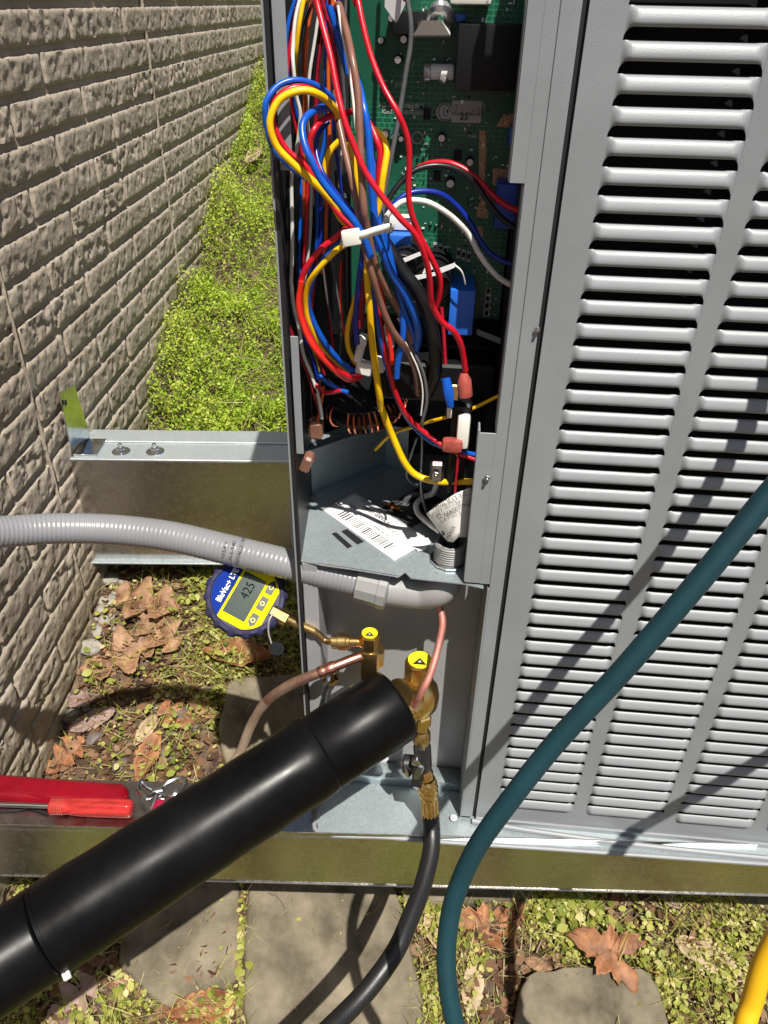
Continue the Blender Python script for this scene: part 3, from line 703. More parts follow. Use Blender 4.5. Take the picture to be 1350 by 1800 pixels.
    MB().lathe([(Rm * 1.25, -.002), (Rm * 1.28, 0.001), (Rm * 0.5, 0.004)], M @ Matrix.Translation((0, 0, rm * 1.25)), 36).build('choke_cover', 'board_black', core)
    # contactor block on the right with spade terminals
    x0, z0 = uxz(pf(800, 905, .03)); x1, z1 = uxz(pf(838, 720, .03))
    MB().ubox(x0 - .012, x1 - .004, 0.04, 0.09, z0 + .02, z1, 0.003).build('contactor', 'board_black', unit)
    MB().box((0.014, 0.012, 0.04), frame(pf(814, 758, .035), x=UX, z=UZ), 0.004, 2).build('contactor_arm', 'nylon_white', unit)
    MB().box((0.024, 0.014, 0.016), frame(pf(795, 782, .03), x=UX, z=UZ), 0.006, 2).build('terminal_sleeve', 'seal_pink', unit)
    MB().box((0.016, 0.010, 0.026), frame(pf(768, 828, .03), x=UX, z=UZ), 0.003).build('ground_lug', 'steel', unit)
    hex_bolt(unit, pf(766, 832, .024), 0.004, -UY, 'steel', washer=False)
    # spade terminals with blue and salmon sleeves
    MB().tube([pf(783, 665, .03), pf(788, 690, .026), pf(792, 715, .028)], [0.005, 0.006, 0.0035], 10).build('terminal_sleeve', 'wire_blue', unit)
    MB().tube([pf(815, 655, .03), pf(816, 668, .03), pf(818, 695, .03)], [0.0035, 0.0075, 0.008], 12).build('terminal_sleeve', 'seal_pink', unit)
    MB().box((0.008, 0.003, 0.018), frame(pf(800, 690, .03), x=UX, z=UZ), 0.001).build('terminal_blade', 'brass', unit)
    MB().box((0.006, 0.006, 0.03), frame(pf(790, 712, .032), x=UX, z=UZ), 0.001).build('terminal_blade', 'chrome', unit)
    # plastic wire clips at the left
    MB().box((0.016, 0.02, 0.022), frame(pf(556, 752, .06), x=UX, z=UZ), 0.003).build('wire_clip', 'wire_brown', unit)
    MB().box((0.012, 0.02, 0.022), frame(pf(540, 812, .05), x=UX, z=UZ) @ Matrix.Rotation(.4, 4, 'Y'), 0.003).build('wire_clip', 'wire_brown', unit)
    # white connector housings inside the bundle
    for (u, v, w, h, r, d) in ((634, 612, 15, 48, 0.25, .045), (640, 646, 28, 22, 0.2, .045), (684, 590, 12, 40, -0.25, .05), (668, 640, 14, 26, -.1, .055)):
        p = pf(u, v, d); MB().box((px(w, p), 0.012, px(h, p) * 1.05), frame(p, x=UX, z=UZ) @ Matrix.Rotation(r, 4, 'Y'), 0.0015).build('connector_housing', 'wire_white', unit)
build_board()

# ------------------------------------------------------------------ wiring: each wire is a part of its harness
def wire(parent, colour, dia, pts, d, label=None, name='wire', seg=10):
    """pts in photograph pixels; d: depth behind the cabinet front at start, (middle,) end"""
    ds = d if isinstance(d, (list, tuple)) else [d]
    if len(ds) == 1: ds = list(ds) * 2
    dd = np.interp(np.linspace(0, 1, len(pts)), np.linspace(0, 1, len(ds)), ds)
    P = [pf(u, v, q) for (u, v), q in zip(pts, dd)]
    if pts[0][1] < 0: P.insert(0, P[0] + UZ * 0.11 + UY * 0.01)      # runs on upwards inside the cabinet
    path = spline(P, 7)
    mb = MB(); mb.tube(path, [px(dia / 2, p) for p in path], seg)
    o = mb.build(name, 'wire_' + colour, parent, smooth=80)
    if label: o['label'] = label
    return o
main = empty('wiring_harness', pf(645, 412, -0.02), 'thick bundle of coloured wires looped and cinched with a white cable tie', 'wiring harness')
w = lambda *a, **k: wire(main, *a, **k)
w('blue', 11, [(612, 240), (592, 190), (577, 165), (548, 147), (518, 141), (490, 150), (472, 171), (466, 190), (469, 222), (482, 262), (520, 300), (575, 338), (628, 398), (646, 430)], [.04, .0, -.02, -.015, -.022], 'blue outer loop at the upper left')
w('red', 11, [(606, 236), (588, 200), (566, 170), (538, 154), (511, 156), (488, 172), (479, 196), (483, 224), (504, 263), (536, 291), (569, 340), (598, 378), (624, 404), (644, 440)], [.035, -.008, -.022, -.018, -.02])
w('yellow', 13, [(600, 240), (594, 205), (583, 185), (560, 166), (531, 159), (497, 171), (479, 196), (475, 224), (487, 258), (513, 286), (540, 310), (566, 334), (600, 372), (634, 414)], [.03, -.018, -.032, -.028, -.012], 'yellow outer loop at the upper left')
w('blue', 13, [(604, 205), (576, 189), (554, 194), (537, 208), (531, 226), (536, 256), (547, 281), (562, 312), (586, 344), (622, 388), (640, 420), (652, 452)], [.02, -.02, -.04, -.035, -.028], 'bright blue inner loop')
w('darkblue', 9, [(577, 214), (560, 235), (556, 268), (568, 305), (592, 340), (626, 380), (640, 412)], [.02, -.008, -.012])
w('red', 11, [(584, 202), (566, 212), (552, 228), (545, 250), (552, 285), (580, 330), (612, 372), (634, 410)], [.01, -.014, -.006, -.008], 'red inner loop')
w('yellow', 12, [(640, 412), (664, 370), (672, 320), (676, 295), (680, 266), (675, 246), (660, 229), (646, 226)], [-.006, .0, .02], 'yellow arch right of the brown wires')
w('red', 11, [(642, 412), (662, 380), (666, 310), (668, 270), (663, 248), (652, 222), (640, 206), (622, 196), (606, 200)], [.0, .004, .03])
w('yellow', 11, [(606, 242), (590, 254), (577, 272), (571, 298), (573, 330), (596, 380), (628, 415)], [.01, .006, .004])
w('yellow', 10, [(610, 250), (622, 280), (628, 320), (636, 370), (640, 410)], [.01, .006])
w('blue', 14, [(600, 40), (616, 100), (631, 151), (639, 187), (647, 231), (652, 300), (655, 344), (660, 400), (671, 438), (687, 478), (714, 522), (732, 566), (735, 594), (728, 622)], [.07, .0, -.015, -.02, .0, .03], 'thick blue wire beside the brown pair')
w('blue', 10, [(646, 250), (660, 300), (664, 350), (668, 400), (682, 452), (700, 512), (716, 560), (727, 590), (724, 612)], [.01, -.002, .0, .03])
w('blue', 11, [(676, 400), (690, 470), (706, 540), (708, 592), (700, 632), (697, 664)], [.01, .005, .01])
w('darkblue', 10, [(640, 425), (636, 455), (629, 511), (625, 567), (628, 604)], [-.002, .0, .012])
w('brown', 13, [(588, -12), (597, 11), (611, 62), (620, 107), (629, 160), (632, 213), (634, 267), (636, 313), (640, 367), (644, 395), (657, 455), (675, 500), (702, 546), (724, 600), (726, 616)], [.06, .0, -.022, -.032, -.005, .04], 'brown wire down the front of the bundle')
w('brown', 12, [(590, 160), (594, 205), (604, 255), (618, 315), (629, 372), (634, 402), (645, 451), (656, 489), (669, 533), (688, 578), (708, 606), (720, 625), (731, 656), (735, 692)], [.03, -.012, -.03, .0, .06])
w('red', 11, [(548, -25), (556, 0), (567, 44), (581, 98), (593, 160), (606, 213), (623, 258), (641, 300), (669, 342), (702, 382), (729, 411), (747, 451), (755, 489), (757, 522), (761, 540), (776, 565), (797, 582), (809, 603), (814, 624), (818, 652)], [.02, -.03, -.036, .0, .03], 'long red wire crossing in front of the bundle')
w('red', 10.5, [(624, -20), (629, 0), (638, 44), (652, 98), (673, 151), (698, 196), (712, 228), (719, 259), (719, 299), (718, 333), (722, 370), (739, 416), (760, 457), (773, 489), (772, 520), (764, 548)], [.03, -.01, .0, .03], 'long red wire in front of the circuit board')
w('red', 11, [(640, 408), (613, 402), (587, 420), (564, 438), (544, 462), (531, 489), (527, 533), (534, 567), (555, 611), (587, 644), (613, 662), (633, 659), (645, 642)], [-.006, -.004, .005, .055], 'red lower left loop')
w('scarlet', 10, [(530, 494), (525, 533), (532, 569), (553, 613), (585, 648), (612, 667), (634, 662)], [-.005, .0, .05])
w('yellow', 10, [(640, 414), (609, 429), (587, 444), (558, 475), (542, 500), (537, 533), (544, 571), (569, 615), (604, 650), (626, 660)], [-.01, -.008, .012, .055], 'yellow lower left loop')
w('blue', 11, [(640, 416), (600, 424), (575, 447), (553, 483), (543, 522), (547, 556), (569, 600), (596, 633), (624, 654), (638, 650)], [.0, -.002, .02, .06], 'blue lower left loop')
w('yellow', 9, [(640, 428), (634, 490), (622, 533), (611, 578), (613, 615), (631, 647)], [.004, .02, .05])
w('darkred', 12, [(642, 430), (640, 480), (637, 530), (632, 575)], [.01, .016])
w('yellow', 12, [(642, 430), (646, 500), (649, 533), (653, 589), (658, 633), (667, 695), (671, 718), (690, 767), (713, 816), (737, 838), (775, 847), (812, 847), (845, 846)], [.0, .0, .03, .05, .05, .034], 'long yellow wire swinging down to the right')
w('blue', 9, [(650, 440), (658, 530), (669, 598), (681, 649), (701, 708), (725, 747), (758, 776), (796, 791), (845, 801)], [.0, .03, .065, .034])
w('red', 9, [(652, 440), (664, 540), (680, 630), (696, 693), (719, 735), (752, 764), (790, 790), (845, 811)], [.01, .03, .058, .034])
w('scarlet', 8, [(660, 450), (672, 520), (684, 590), (690, 640)], [.012, .02])
w('black', 24, [(672, 420), (684, 438), (709, 478), (735, 513), (753, 556), (763, 600), (766, 632), (763, 660), (750, 692)], [.02, .014, .03, .05], 'thick black sleeve', name='sleeve', seg=14)
w('grey', 6, [(700, 560), (728, 620), (745, 660), (750, 705), (742, 742)], [.02, .03])
w('white', 3, [(712, 600), (735, 650), (743, 690), (740, 730)], [.015, .028])
# cable tie
c = pf(645, 413, -0.02)
tp = [pf(u, v, d) for u, v, d in ((600, 424, -.012), (614, 418, -.046), (640, 412, -.052), (660, 406, -.046), (684, 400, -.030), (690, 402, -.0), (664, 410, .016), (620, 420, .014), (600, 424, -.012))]
tie = MB(); path = spline(tp, 6); rows = [[p + UZ * 0.0036 + UX * .001, p - UZ * 0.0036 - UX * .001] for p in path]; tie.sheet(rows); tie = tie.build('cable_tie', 'nylon_white', main, thick=0.0016)
MB().box((0.016, 0.008, 0.013), frame(pf(618, 417, -.049), x=UX, z=UZ) @ Matrix.Rotation(-0.2, 4, 'Y'), 0.002, 2).build('tie_head', 'nylon_white', tie)

side = empty('wiring_harness', pf(515, 400, .04), 'thin coloured wires running down the left edge of the compartment', 'wiring harness')
w = lambda *a, **k: wire(side, *a, **k)
w('blue', 7, [(526, -30), (518, 0), (508, 36), (503, 71), (503, 107), (506, 135), (514, 169), (524, 213), (530, 260), (526, 310)], [.03, .02, .05])
w('red', 6, [(524, -10), (518, 18), (510, 62), (508, 107), (509, 140), (512, 178), (520, 222), (529, 267), (540, 322), (536, 433), (532, 478), (529, 520)], [.035, .028, .05])
w('white', 7, [(536, -30), (527, 0), (519, 36), (515, 80), (515, 107), (518, 142), (521, 169), (528, 204), (522, 260), (513, 311), (513, 367), (514, 433), (512, 500), (518, 544), (526, 578), (533, 622), (548, 660), (560, 700), (566, 735)], [.03, .018, .03, .035, .05], 'white wire at the left edge')
w('yellow', 8, [(542, -30), (534, 0), (526, 44), (521, 89), (519, 120), (522, 160)], [.03, .02, .04])
w('black', 6, [(556, -20), (549, 5), (536, 44), (529, 89), (526, 124), (530, 180), (520, 240), (507, 311), (505, 411), (504, 522), (513, 562), (540, 622), (556, 690)], [.04, .03, .04, .045])
w('orange', 9, [(552, -20), (547, 11), (540, 53), (536, 107), (536, 178), (534, 240), (534, 320), (532, 380)], [.05, .045, .06])
w('white', 6, [(566, -10), (560, 27), (552, 80), (544, 133), (540, 200), (545, 260), (547, 327), (545, 411), (540, 460), (534, 500)], [.05, .05, .06])
w('black', 7, [(572, -20), (562, 40), (556, 90), (550, 150), (548, 240), (552, 300)], [.06, .06])
w('darkred', 9, [(578, -20), (567, 53), (558, 116), (556, 160), (554, 240)], [.06, .065])
w('orange', 7, [(585, -20), (581, 53), (577, 124), (579, 231), (578, 290), (574, 355), (572, 433), (566, 480)], [.05, .05, .06])
w('blue', 7, [(576, -20), (574, 18), (572, 107), (572, 231), (560, 300), (557, 340), (558, 400), (553, 442), (545, 480)], [.06, .055, .06])
w('darkblue', 8, [(566, 280), (563, 355), (564, 410), (556, 450)], [.06, .06])
w('darkred', 9, [(566, -20), (572, 20), (583, 60), (592, 120), (596, 180)], [.05, .05])
w('blue', 13, [(578, 10), (585, 32), (591, 53), (600, 85), (612, 130)], [.04, .04], 'short thick blue wire end')
w('white', 5, [(594, 10), (600, 50), (611, 107), (620, 169), (626, 230)], [.03, .02, .01])
w('red', 4.5, [(600, 40), (614, 107), (624, 170), (630, 230)], [.034, .024, .015])
w('darkred', 5, [(500, 380), (502, 455), (504, 545), (520, 607), (544, 667), (560, 722)], [.05, .04, .05])
w('darkblue', 6, [(524, 560), (536, 600), (552, 640), (562, 690)], [.04, .055])
w('olive', 4, [(536, 580), (548, 612), (562, 656), (560, 700), (562, 725)], [.045, .055])
w('orange', 6, [(568, 680), (565, 705), (558, 740)], [.05, .055])
w('darkred', 6, [(566, 440), (574, 520), (580, 560), (584, 600), (586, 632)], [.06, .06])
w('grey', 4, [(566, 460), (576, 530), (586, 580)], [.055, .055])
w('blue', 8, [(560, 655), (572, 670), (596, 684), (612, 690)], [.04, .03])
w('red', 8, [(556, 676), (572, 690), (598, 686)], [.042, .03])

w('darkblue', 6, [(596, -20), (590, 40), (588, 120), (586, 200), (590, 260), (600, 330), (606, 400)], [.05, .05, .04])
w('white', 5, [(608, -20), (604, 60), (603, 130), (606, 200), (600, 280), (596, 330)], [.06, .055, .05])
w('darkred', 6, [(548, 290), (556, 350), (560, 420), (552, 500), (548, 560), (556, 620), (570, 660)], [.06, .06, .06])
w('black', 6, [(590, 300), (598, 380), (604, 450), (606, 520), (612, 580), (610, 640)], [.05, .06, .06])
w('blue', 6, [(530, 300), (528, 380), (526, 460), (530, 540), (540, 610), (556, 660)], [.055, .05, .055])
w('grey', 5, [(580, 440), (590, 500), (600, 560), (598, 620), (590, 660)], [.06, .06])
w('scarlet', 5, [(600, 460), (598, 520), (604, 580), (622, 640)], [.06, .06])
jump = empty('jumper_wires', pf(800, 380, .07), 'red, black, blue and white wires arching across the green circuit board', 'wiring harness')
w = lambda *a, **k: wire(jump, *a, **k)
w('white', 10, [(666, 430), (676, 387), (700, 359), (722, 352), (753, 356), (785, 374), (809, 395), (826, 416), (843, 447), (863, 474), (884, 493), (915, 508)], [.03, .04, .06, .05], 'white arching wire')
w('darkblue', 10, [(660, 440), (671, 392), (687, 366), (712, 343), (743, 336), (774, 341), (801, 360), (826, 391), (847, 428), (872, 453), (918, 470)], [.03, .05, .07, .06], 'dark blue arching wire')
w('black', 10, [(660, 420), (672, 379), (681, 354), (702, 323), (728, 300), (764, 291), (801, 297), (832, 318), (857, 354), (884, 385), (924, 412)], [.03, .05, .065, .06], 'black arching wire')
w('red', 11, [(735, 296), (755, 288), (785, 286), (815, 297), (842, 318), (861, 338), (888, 360), (932, 378)], [.085, .075, .06], 'red arching wire')
w('grey', 9, [(712, -30), (716, 0), (722, 41), (721, 83), (714, 124), (706, 176), (699, 218), (691, 259), (683, 299), (673, 360), (668, 405)], [.06, .05, .03], 'dark grey cable hanging in front of the circuit board')
w('yellow', 6.5, [(660, 790), (682, 768), (706, 756), (728, 750), (752, 742), (790, 732), (826, 720), (860, 704), (888, 690)], [.15, .09, .05, .04], 'thin yellow wire crossing to the post')
w('darkred', 7, [(776, 540), (780, 590), (783, 640)], [.05, .04])
w('grey', 5, [(733, 770), (726, 790), (718, 815), (716, 838), (730, 852), (742, 850)], [.10, .14])
w('grey', 5, [(742, 740), (742, 790), (740, 850), (744, 880), (750, 900)], [.05, .09, .12])
w('grey', 11, [(741, 868), (722, 870), (711, 886), (714, 900), (730, 912), (755, 920), (780, 926)], [.17, .165, .14, .10], 'dark grey cable curling above the shelf')
w('white', 11, [(770, 845), (762, 866), (745, 874), (732, 886), (735, 902), (752, 918), (775, 935)], [.16, .155, .13, .075], 'white cable curling down to the conduit')
w('darkred', 5, [(806, 780), (803, 830), (800, 868), (806, 880)], [.04, .03])

# ------------------------------------------------------------------ paper label and wire tag
def build_labels():
    c = [pz(568, 898, ZS), pz(624, 867, ZS), pz(756, 954, ZS), pz(693, 987, ZS)]
    root = empty('paper_label', c[3], 'crumpled white barcode label lying on the galvanised shelf', 'label')
    n, m = 22, 8
    def P(a, b, h=0.0):
        p = c[0].lerp(c[3], a).lerp(c[1].lerp(c[2], a), b)
        z = 0.0012 + 0.0022 * b * (0.6 + 0.4 * math.sin(a * 9)) + 0.0012 * max(0, noise.noise((a * 6, b * 5, 2)))
        return p + UZ * (z + h)
    mb = MB(); mb.sheet([[P(a, b) for b in np.linspace(0, 1, m + 1)] for a in np.linspace(0, 1, n + 1)]); sheet = mb.build('paper_sheet', 'paper_white', root, smooth=60, thick=0.0004)
    rs = random.Random(5); a = 0.16
    while a < 0.86:
        wd = rs.choice((0.007, 0.010, 0.015)); mb = MB()
        mb.sheet([[P(t, b, .0006) for b in np.linspace(0.10, 0.36, 4)] for t in (a, a + wd)]); mb.build('bar', 'print_black', sheet); a += wd + rs.choice((0.012, 0.018, 0.024))
    X = (c[3] - c[0]).normalized(); Y = (c[1] - c[0]).normalized()
    def ln(s, size, a, b): text(s, size, frame(P(a, b, .0022), x=X, y=Y), 'print_black', sheet, 'label_text')
    ln('FIELD SERVICE', 0.0085, 0.42, 0.74); ln('AEB76744917-01 D', 0.0055, 0.62, 0.62); ln('MODEL NO.', 0.005, 0.22, 0.55); ln('SERIAL NO. 01', 0.005, 0.62, 0.44)
    ln('PART NO.', 0.0045, 0.22, 0.84); ln('E', 0.004, 0.5, 0.03)
    # crumpled clear sleeve at its end
    q = [pz(u, v, ZS + .002) for u, v in ((728, 962), (735, 950), (752, 946), (757, 955), (748, 966), (735, 970))]
    mb = MB(); mb.prism(q, (0, 0, .001)); mb.build('folded_corner', 'paper_white', root)

    # tag round the wires
    root = empty('wire_tag', pf(790, 950, .02), 'curved white tag with serial number text wrapped on the wires by the post', 'tag')
    def T(a, b, h=0.0):   # a 0..1 left-to-right, b 0..1 top-to-bottom
        top = [(749, 903), (772, 886), (800, 868), (826, 857), (838, 866)]; bot = [(786, 951), (797, 953), (806, 944), (820, 944), (836, 934)]
        i = min(3, int(a * 4)); f = a * 4 - i
        t = [top[i][k] * (1 - f) + top[i + 1][k] * f for k in (0, 1)]; bo = [bot[i][k] * (1 - f) + bot[i + 1][k] * f for k in (0, 1)]
        return pf(t[0] * (1 - b) + bo[0] * b, t[1] * (1 - b) + bo[1] * b, 0.030 - 0.012 * math.sin(math.pi * min(1, a * 1.1)) - h)
    mb = MB(); mb.sheet([[T(a, b) for a in np.linspace(0, 1, 17)] for b in np.linspace(0, 1, 9)]); tag = mb.build('tag_sheet', 'tag_white', root, smooth=80, thick=0.0006)
    def tl(s, size, u, v, dx, dy):
        p = pf(u, v, 0.0135); X = pf(u + dx, v + dy, 0.015) - p; Y = pf(u - dy * .9, v + abs(dx), 0.0135) - p
        text(s, size, frame(p, x=X, y=Y), 'print_black', tag, 'tag_text')
    tl('SN: L13L10361', 0.0080, 789, 880, -10, 4.4); tl('PN: 100499-25', 0.0080, 797, 897, -10, 4.4)
    p = pf(791, 938, 0.0135); text('BACKER', 0.0062, frame(p, x=pf(796, 930, .0135) - p, y=pf(783, 932, .0135) - p), 'print_black', tag, 'tag_text')
build_labels()

# ------------------------------------------------------------------ conduit, its fitting and the threaded end on the shelf
def build_conduit():
    pts = [(-260, 965, .78), (-120, 942, .86), (0, 935, .925), (100, 929, .965), (200, 931, .985), (300, 943, .985), (400, 966, .975), (500, 990, .965), (590, 1012, .96), (650, 1027, .955)]
    P = [pt(u, v, t) for u, v, t in pts]
    root = empty('flexible_conduit', P[-1], 'grey liquid-tight flexible conduit bending past the wall under the shelf', 'conduit')
    path = spline(P, 60); L = 0; rad = []; per = 0.0060
    dens = [path[0]]
    for a, b in zip(path, path[1:]): dens.append(b)
    for i, p in enumerate(dens):
        if i: L += (p - dens[i - 1]).length
        rad.append(0.0197 + 0.00032 * math.sin(2 * math.pi * L / per) ** 3)
    mb = MB(); mb.tube(dens, rad, 28); mb.build('jacket', 'conduit_grey', root, smooth=80)
    # printed line on the jacket
    i0 = min(range(len(dens)), key=lambda i: (dens[i] - pt(418, 970, .975)).length)
    for k, (s, du, dv) in enumerate((('U.S.A  1', 405, 962), ('UL-L-T-83', 418, 962), ('NONMETALLIC 1585C', 432, 968))):
        p = pt(du, dv, .975 - 0.0212); q = dens[i0]
        ax = (dens[i0 + 8] - dens[i0]).normalized(); view = (CL - q).normalized(); rr = (view - ax * view.dot(ax)).normalized()
        Y = -ax; X = Y.cross(rr)
        text(s, 0.006, frame(q + ax * (k - 1) * 0.010 + rr * 0.0208, x=X, y=Y), 'print_black', root, 'conduit_print')
    # compression gland and elbow under the shelf
    e = P[-1]; ax = (P[-1] - P[-2]).normalized(); M = frame(e, z=ax)
    MB().lathe([(0.0225, -0.016), (0.0255, -0.014), (0.0265, 0.012), (0.0275, 0.014), (0.0275, 0.024), (0.0235, 0.026)], M, 12).build('gland_nut', 'plastic_grey', root, smooth=20)
    up_end = pf(786, 1003, 0.04); up_end.z = ZS - 0.004
    mid = pt(735, 1040, .96)
    mb = MB(); mb.tube(spline([e + ax * 0.02, mid, pf(770, 1035, .03), Vector((up_end.x, up_end.y, ZS - 0.02)), up_end], 8), [0.022] * 33, 20); mb.build('elbow', 'plastic_grey', root)
    # locknut and threaded end standing through the shelf
    c = pz(790, 985, ZS)
    M = frame(c, z=UZ)
    MB().lathe([(0.0235, 0.0012), (0.0245, 0.002), (0.0245, 0.005), (0.0225, 0.006), (0.020, 0.006)], M, 12).build('lock_nut', 'zinc', root, smooth=15)
    prof = []
    for k in range(7):
        prof += [(0.0188, 0.006 + k * 0.0033), (0.0200, 0.0068 + k * 0.0033), (0.0200, 0.0078 + k * 0.0033), (0.0188, 0.0086 + k * 0.0033)]
    prof += [(0.019, 0.030), (0.0155, 0.030), (0.0155, 0.008)]
    MB().lathe(prof, M, 32).build('threaded_end', 'plastic_grey', root, smooth=25)
    MB().lathe([(0.0154, 0.007), (0.0154, 0.0075)], M, 20).build('bore', 'dark_inside', root)
    for du, m in ((-6, 'wire_black'), (6, 'wire_black'), (0, 'wire_grey')):
        MB().tube(spline([c + UX * du * .001 + UZ * 0.008, c + UX * du * .001 + UZ * 0.035, pf(788 + du, 935, .03), pf(782 + du, 915, .035)], 5), 0.0042, 8).build('conductor', m, root)
build_conduit()

# ------------------------------------------------------------------ service valves (parts of the cabinet)
def hexcap(parent, p, r, h, axis=UZ, top=True, m='brass'):
    M = frame(p, z=axis, x=UX)
    o = MB().lathe([(r, -h), (r, -0.003), (r * 0.93, 0)], M, 6).build('cap', m, parent, smooth=0)
    if top:
        t = MB().lathe([(r * 0.80, 0.0002), (r * 0.80, 0.0007)], M, 24).build('cap_disc', 'cap_yellow', o)
        q = [M @ Vector((r * .5 * a, r * .5 * b, 0.0010)) for a, b in ((-0.95, -0.95), (0.95, -0.95), (0, 0.25))]
        MB().prism(q, axis * 0.0003).build('warning_triangle', 'print_black', o)
        q = [M @ Vector((r * .13 * a, r * .13 * b - r * .2, 0.0016)) for a, b in ((-0.9, -0.8), (0.9, -0.8), (0, 0.6))]
        MB().prism(q, axis * 0.0002).build('warning_mark', 'white_print', o)
    return o
def build_valves():
    # small liquid valve
    p = pf(650, 1113, 0.015); root = unit
    v = MB(); v.box((0.022, 0.022, 0.05), frame(p - UZ * 0.052, x=UX, z=UZ), 0.003, 2); v.lathe([(0.010, -.03), (0.0105, -.018), (0.009, -.016)], frame(p, z=UZ), 20)
    sv = v.build('service_valve', 'brass_dull', root, smooth=40)
    hexcap(sv, p, 0.0130, 0.022)
    MB().prism([pf(638, 1168, .018), pf(654, 1184, .016), pf(674, 1170, .02), pf(674, 1150, .03), pf(648, 1150, .03)], UY * 0.02).build('valve_foot', 'brass_dull', sv)
    MB().tube([p - UZ * .02 + UX * -.005, pf(632, 1128, .012)], 0.0065, 14).build('side_port', 'brass_dull', sv)
    # flare port below the copper line and a small plug
    q = pf(580, 1192, 0.03)
    pr = MB(); pr.tube([pf(586, 1172, .06), q], [0.010, 0.0105], 14); pr = pr.build('flare_port', 'brass_dull', root)
    MB().lathe([(0.0115, -.012), (0.0125, -.010), (0.0125, 0.0), (0.009, .001), (0.0075, 0.001), (0.0075, -.006)], frame(q, z=(UZ * .2 - UY * .6 + UX * .02)), 6).build('flare_nut', 'brass', pr, smooth=10)
    MB().lathe([(0.011, -.02), (0.012, 0), (0.008, .005)], frame(pf(624, 1218, .035), z=(UZ * .7 - UY * .5)), 12).build('port_plug', 'brass', root)
    # big suction valve
    p = pf(738, 1160, 0.012)
    b = MB(); prof = [(0.013, -.036), (0.020, -.042), (0.027, -.052), (0.0295, -.066), (0.028, -.082), (0.020, -.098), (0.013, -.106)]
    b.lathe(prof[::-1], frame(p, z=UZ), 24); bv = b.build('service_valve', 'brass', root, smooth=60)
    hexcap(bv, p, 0.0195, 0.036)
    MB().tube([p - UZ * .07, pf(700, 1222, -.02)], [0.024, 0.022], 20).build('pipe_socket', 'brass', bv)
    MB().box((0.020, 0.018, 0.022), frame(pf(743, 1266, -.002), x=UX, z=UZ) @ Matrix.Rotation(.5, 4, 'Z'), 0.003).build('tee', 'brass', bv)
    MB().tube([pf(743, 1262, 0.0), pf(741, 1282, -.004)], [0.0095, 0.0095], 14).build('tee_neck', 'brass', bv)
    # copper sensing tube rising behind the big valve
    t = MB(); path = spline([pf(758, 1035, .045), pf(770, 1062, .035), pf(778, 1092, .022), pf(772, 1130, .005), pf(758, 1180, -.02), pf(742, 1215, -.035), pf(728, 1240, -.03)], 7)
    t.tube(path, 0.0048, 10); t.build('sensing_tube', 'copper_pink', root, smooth=80)
    # white paper sticker low on the plate
    d = 0.0785; MB().prism([pf(u, v, d) for u, v in ((606, 1374), (672, 1322), (684, 1334), (622, 1398))], UY * 0.0005).build('sticker', 'paper_white', root)
    for (u, v) in ((628, 1366), (640, 1360), (634, 1376)): MB().box((.009, .0006, .006), frame(pf(u, v, d - .0006), x=UX, z=UZ) @ Matrix.Rotation(-.6, 4, 'Y')).build('sticker_print', 'print_black', root)
build_valves()

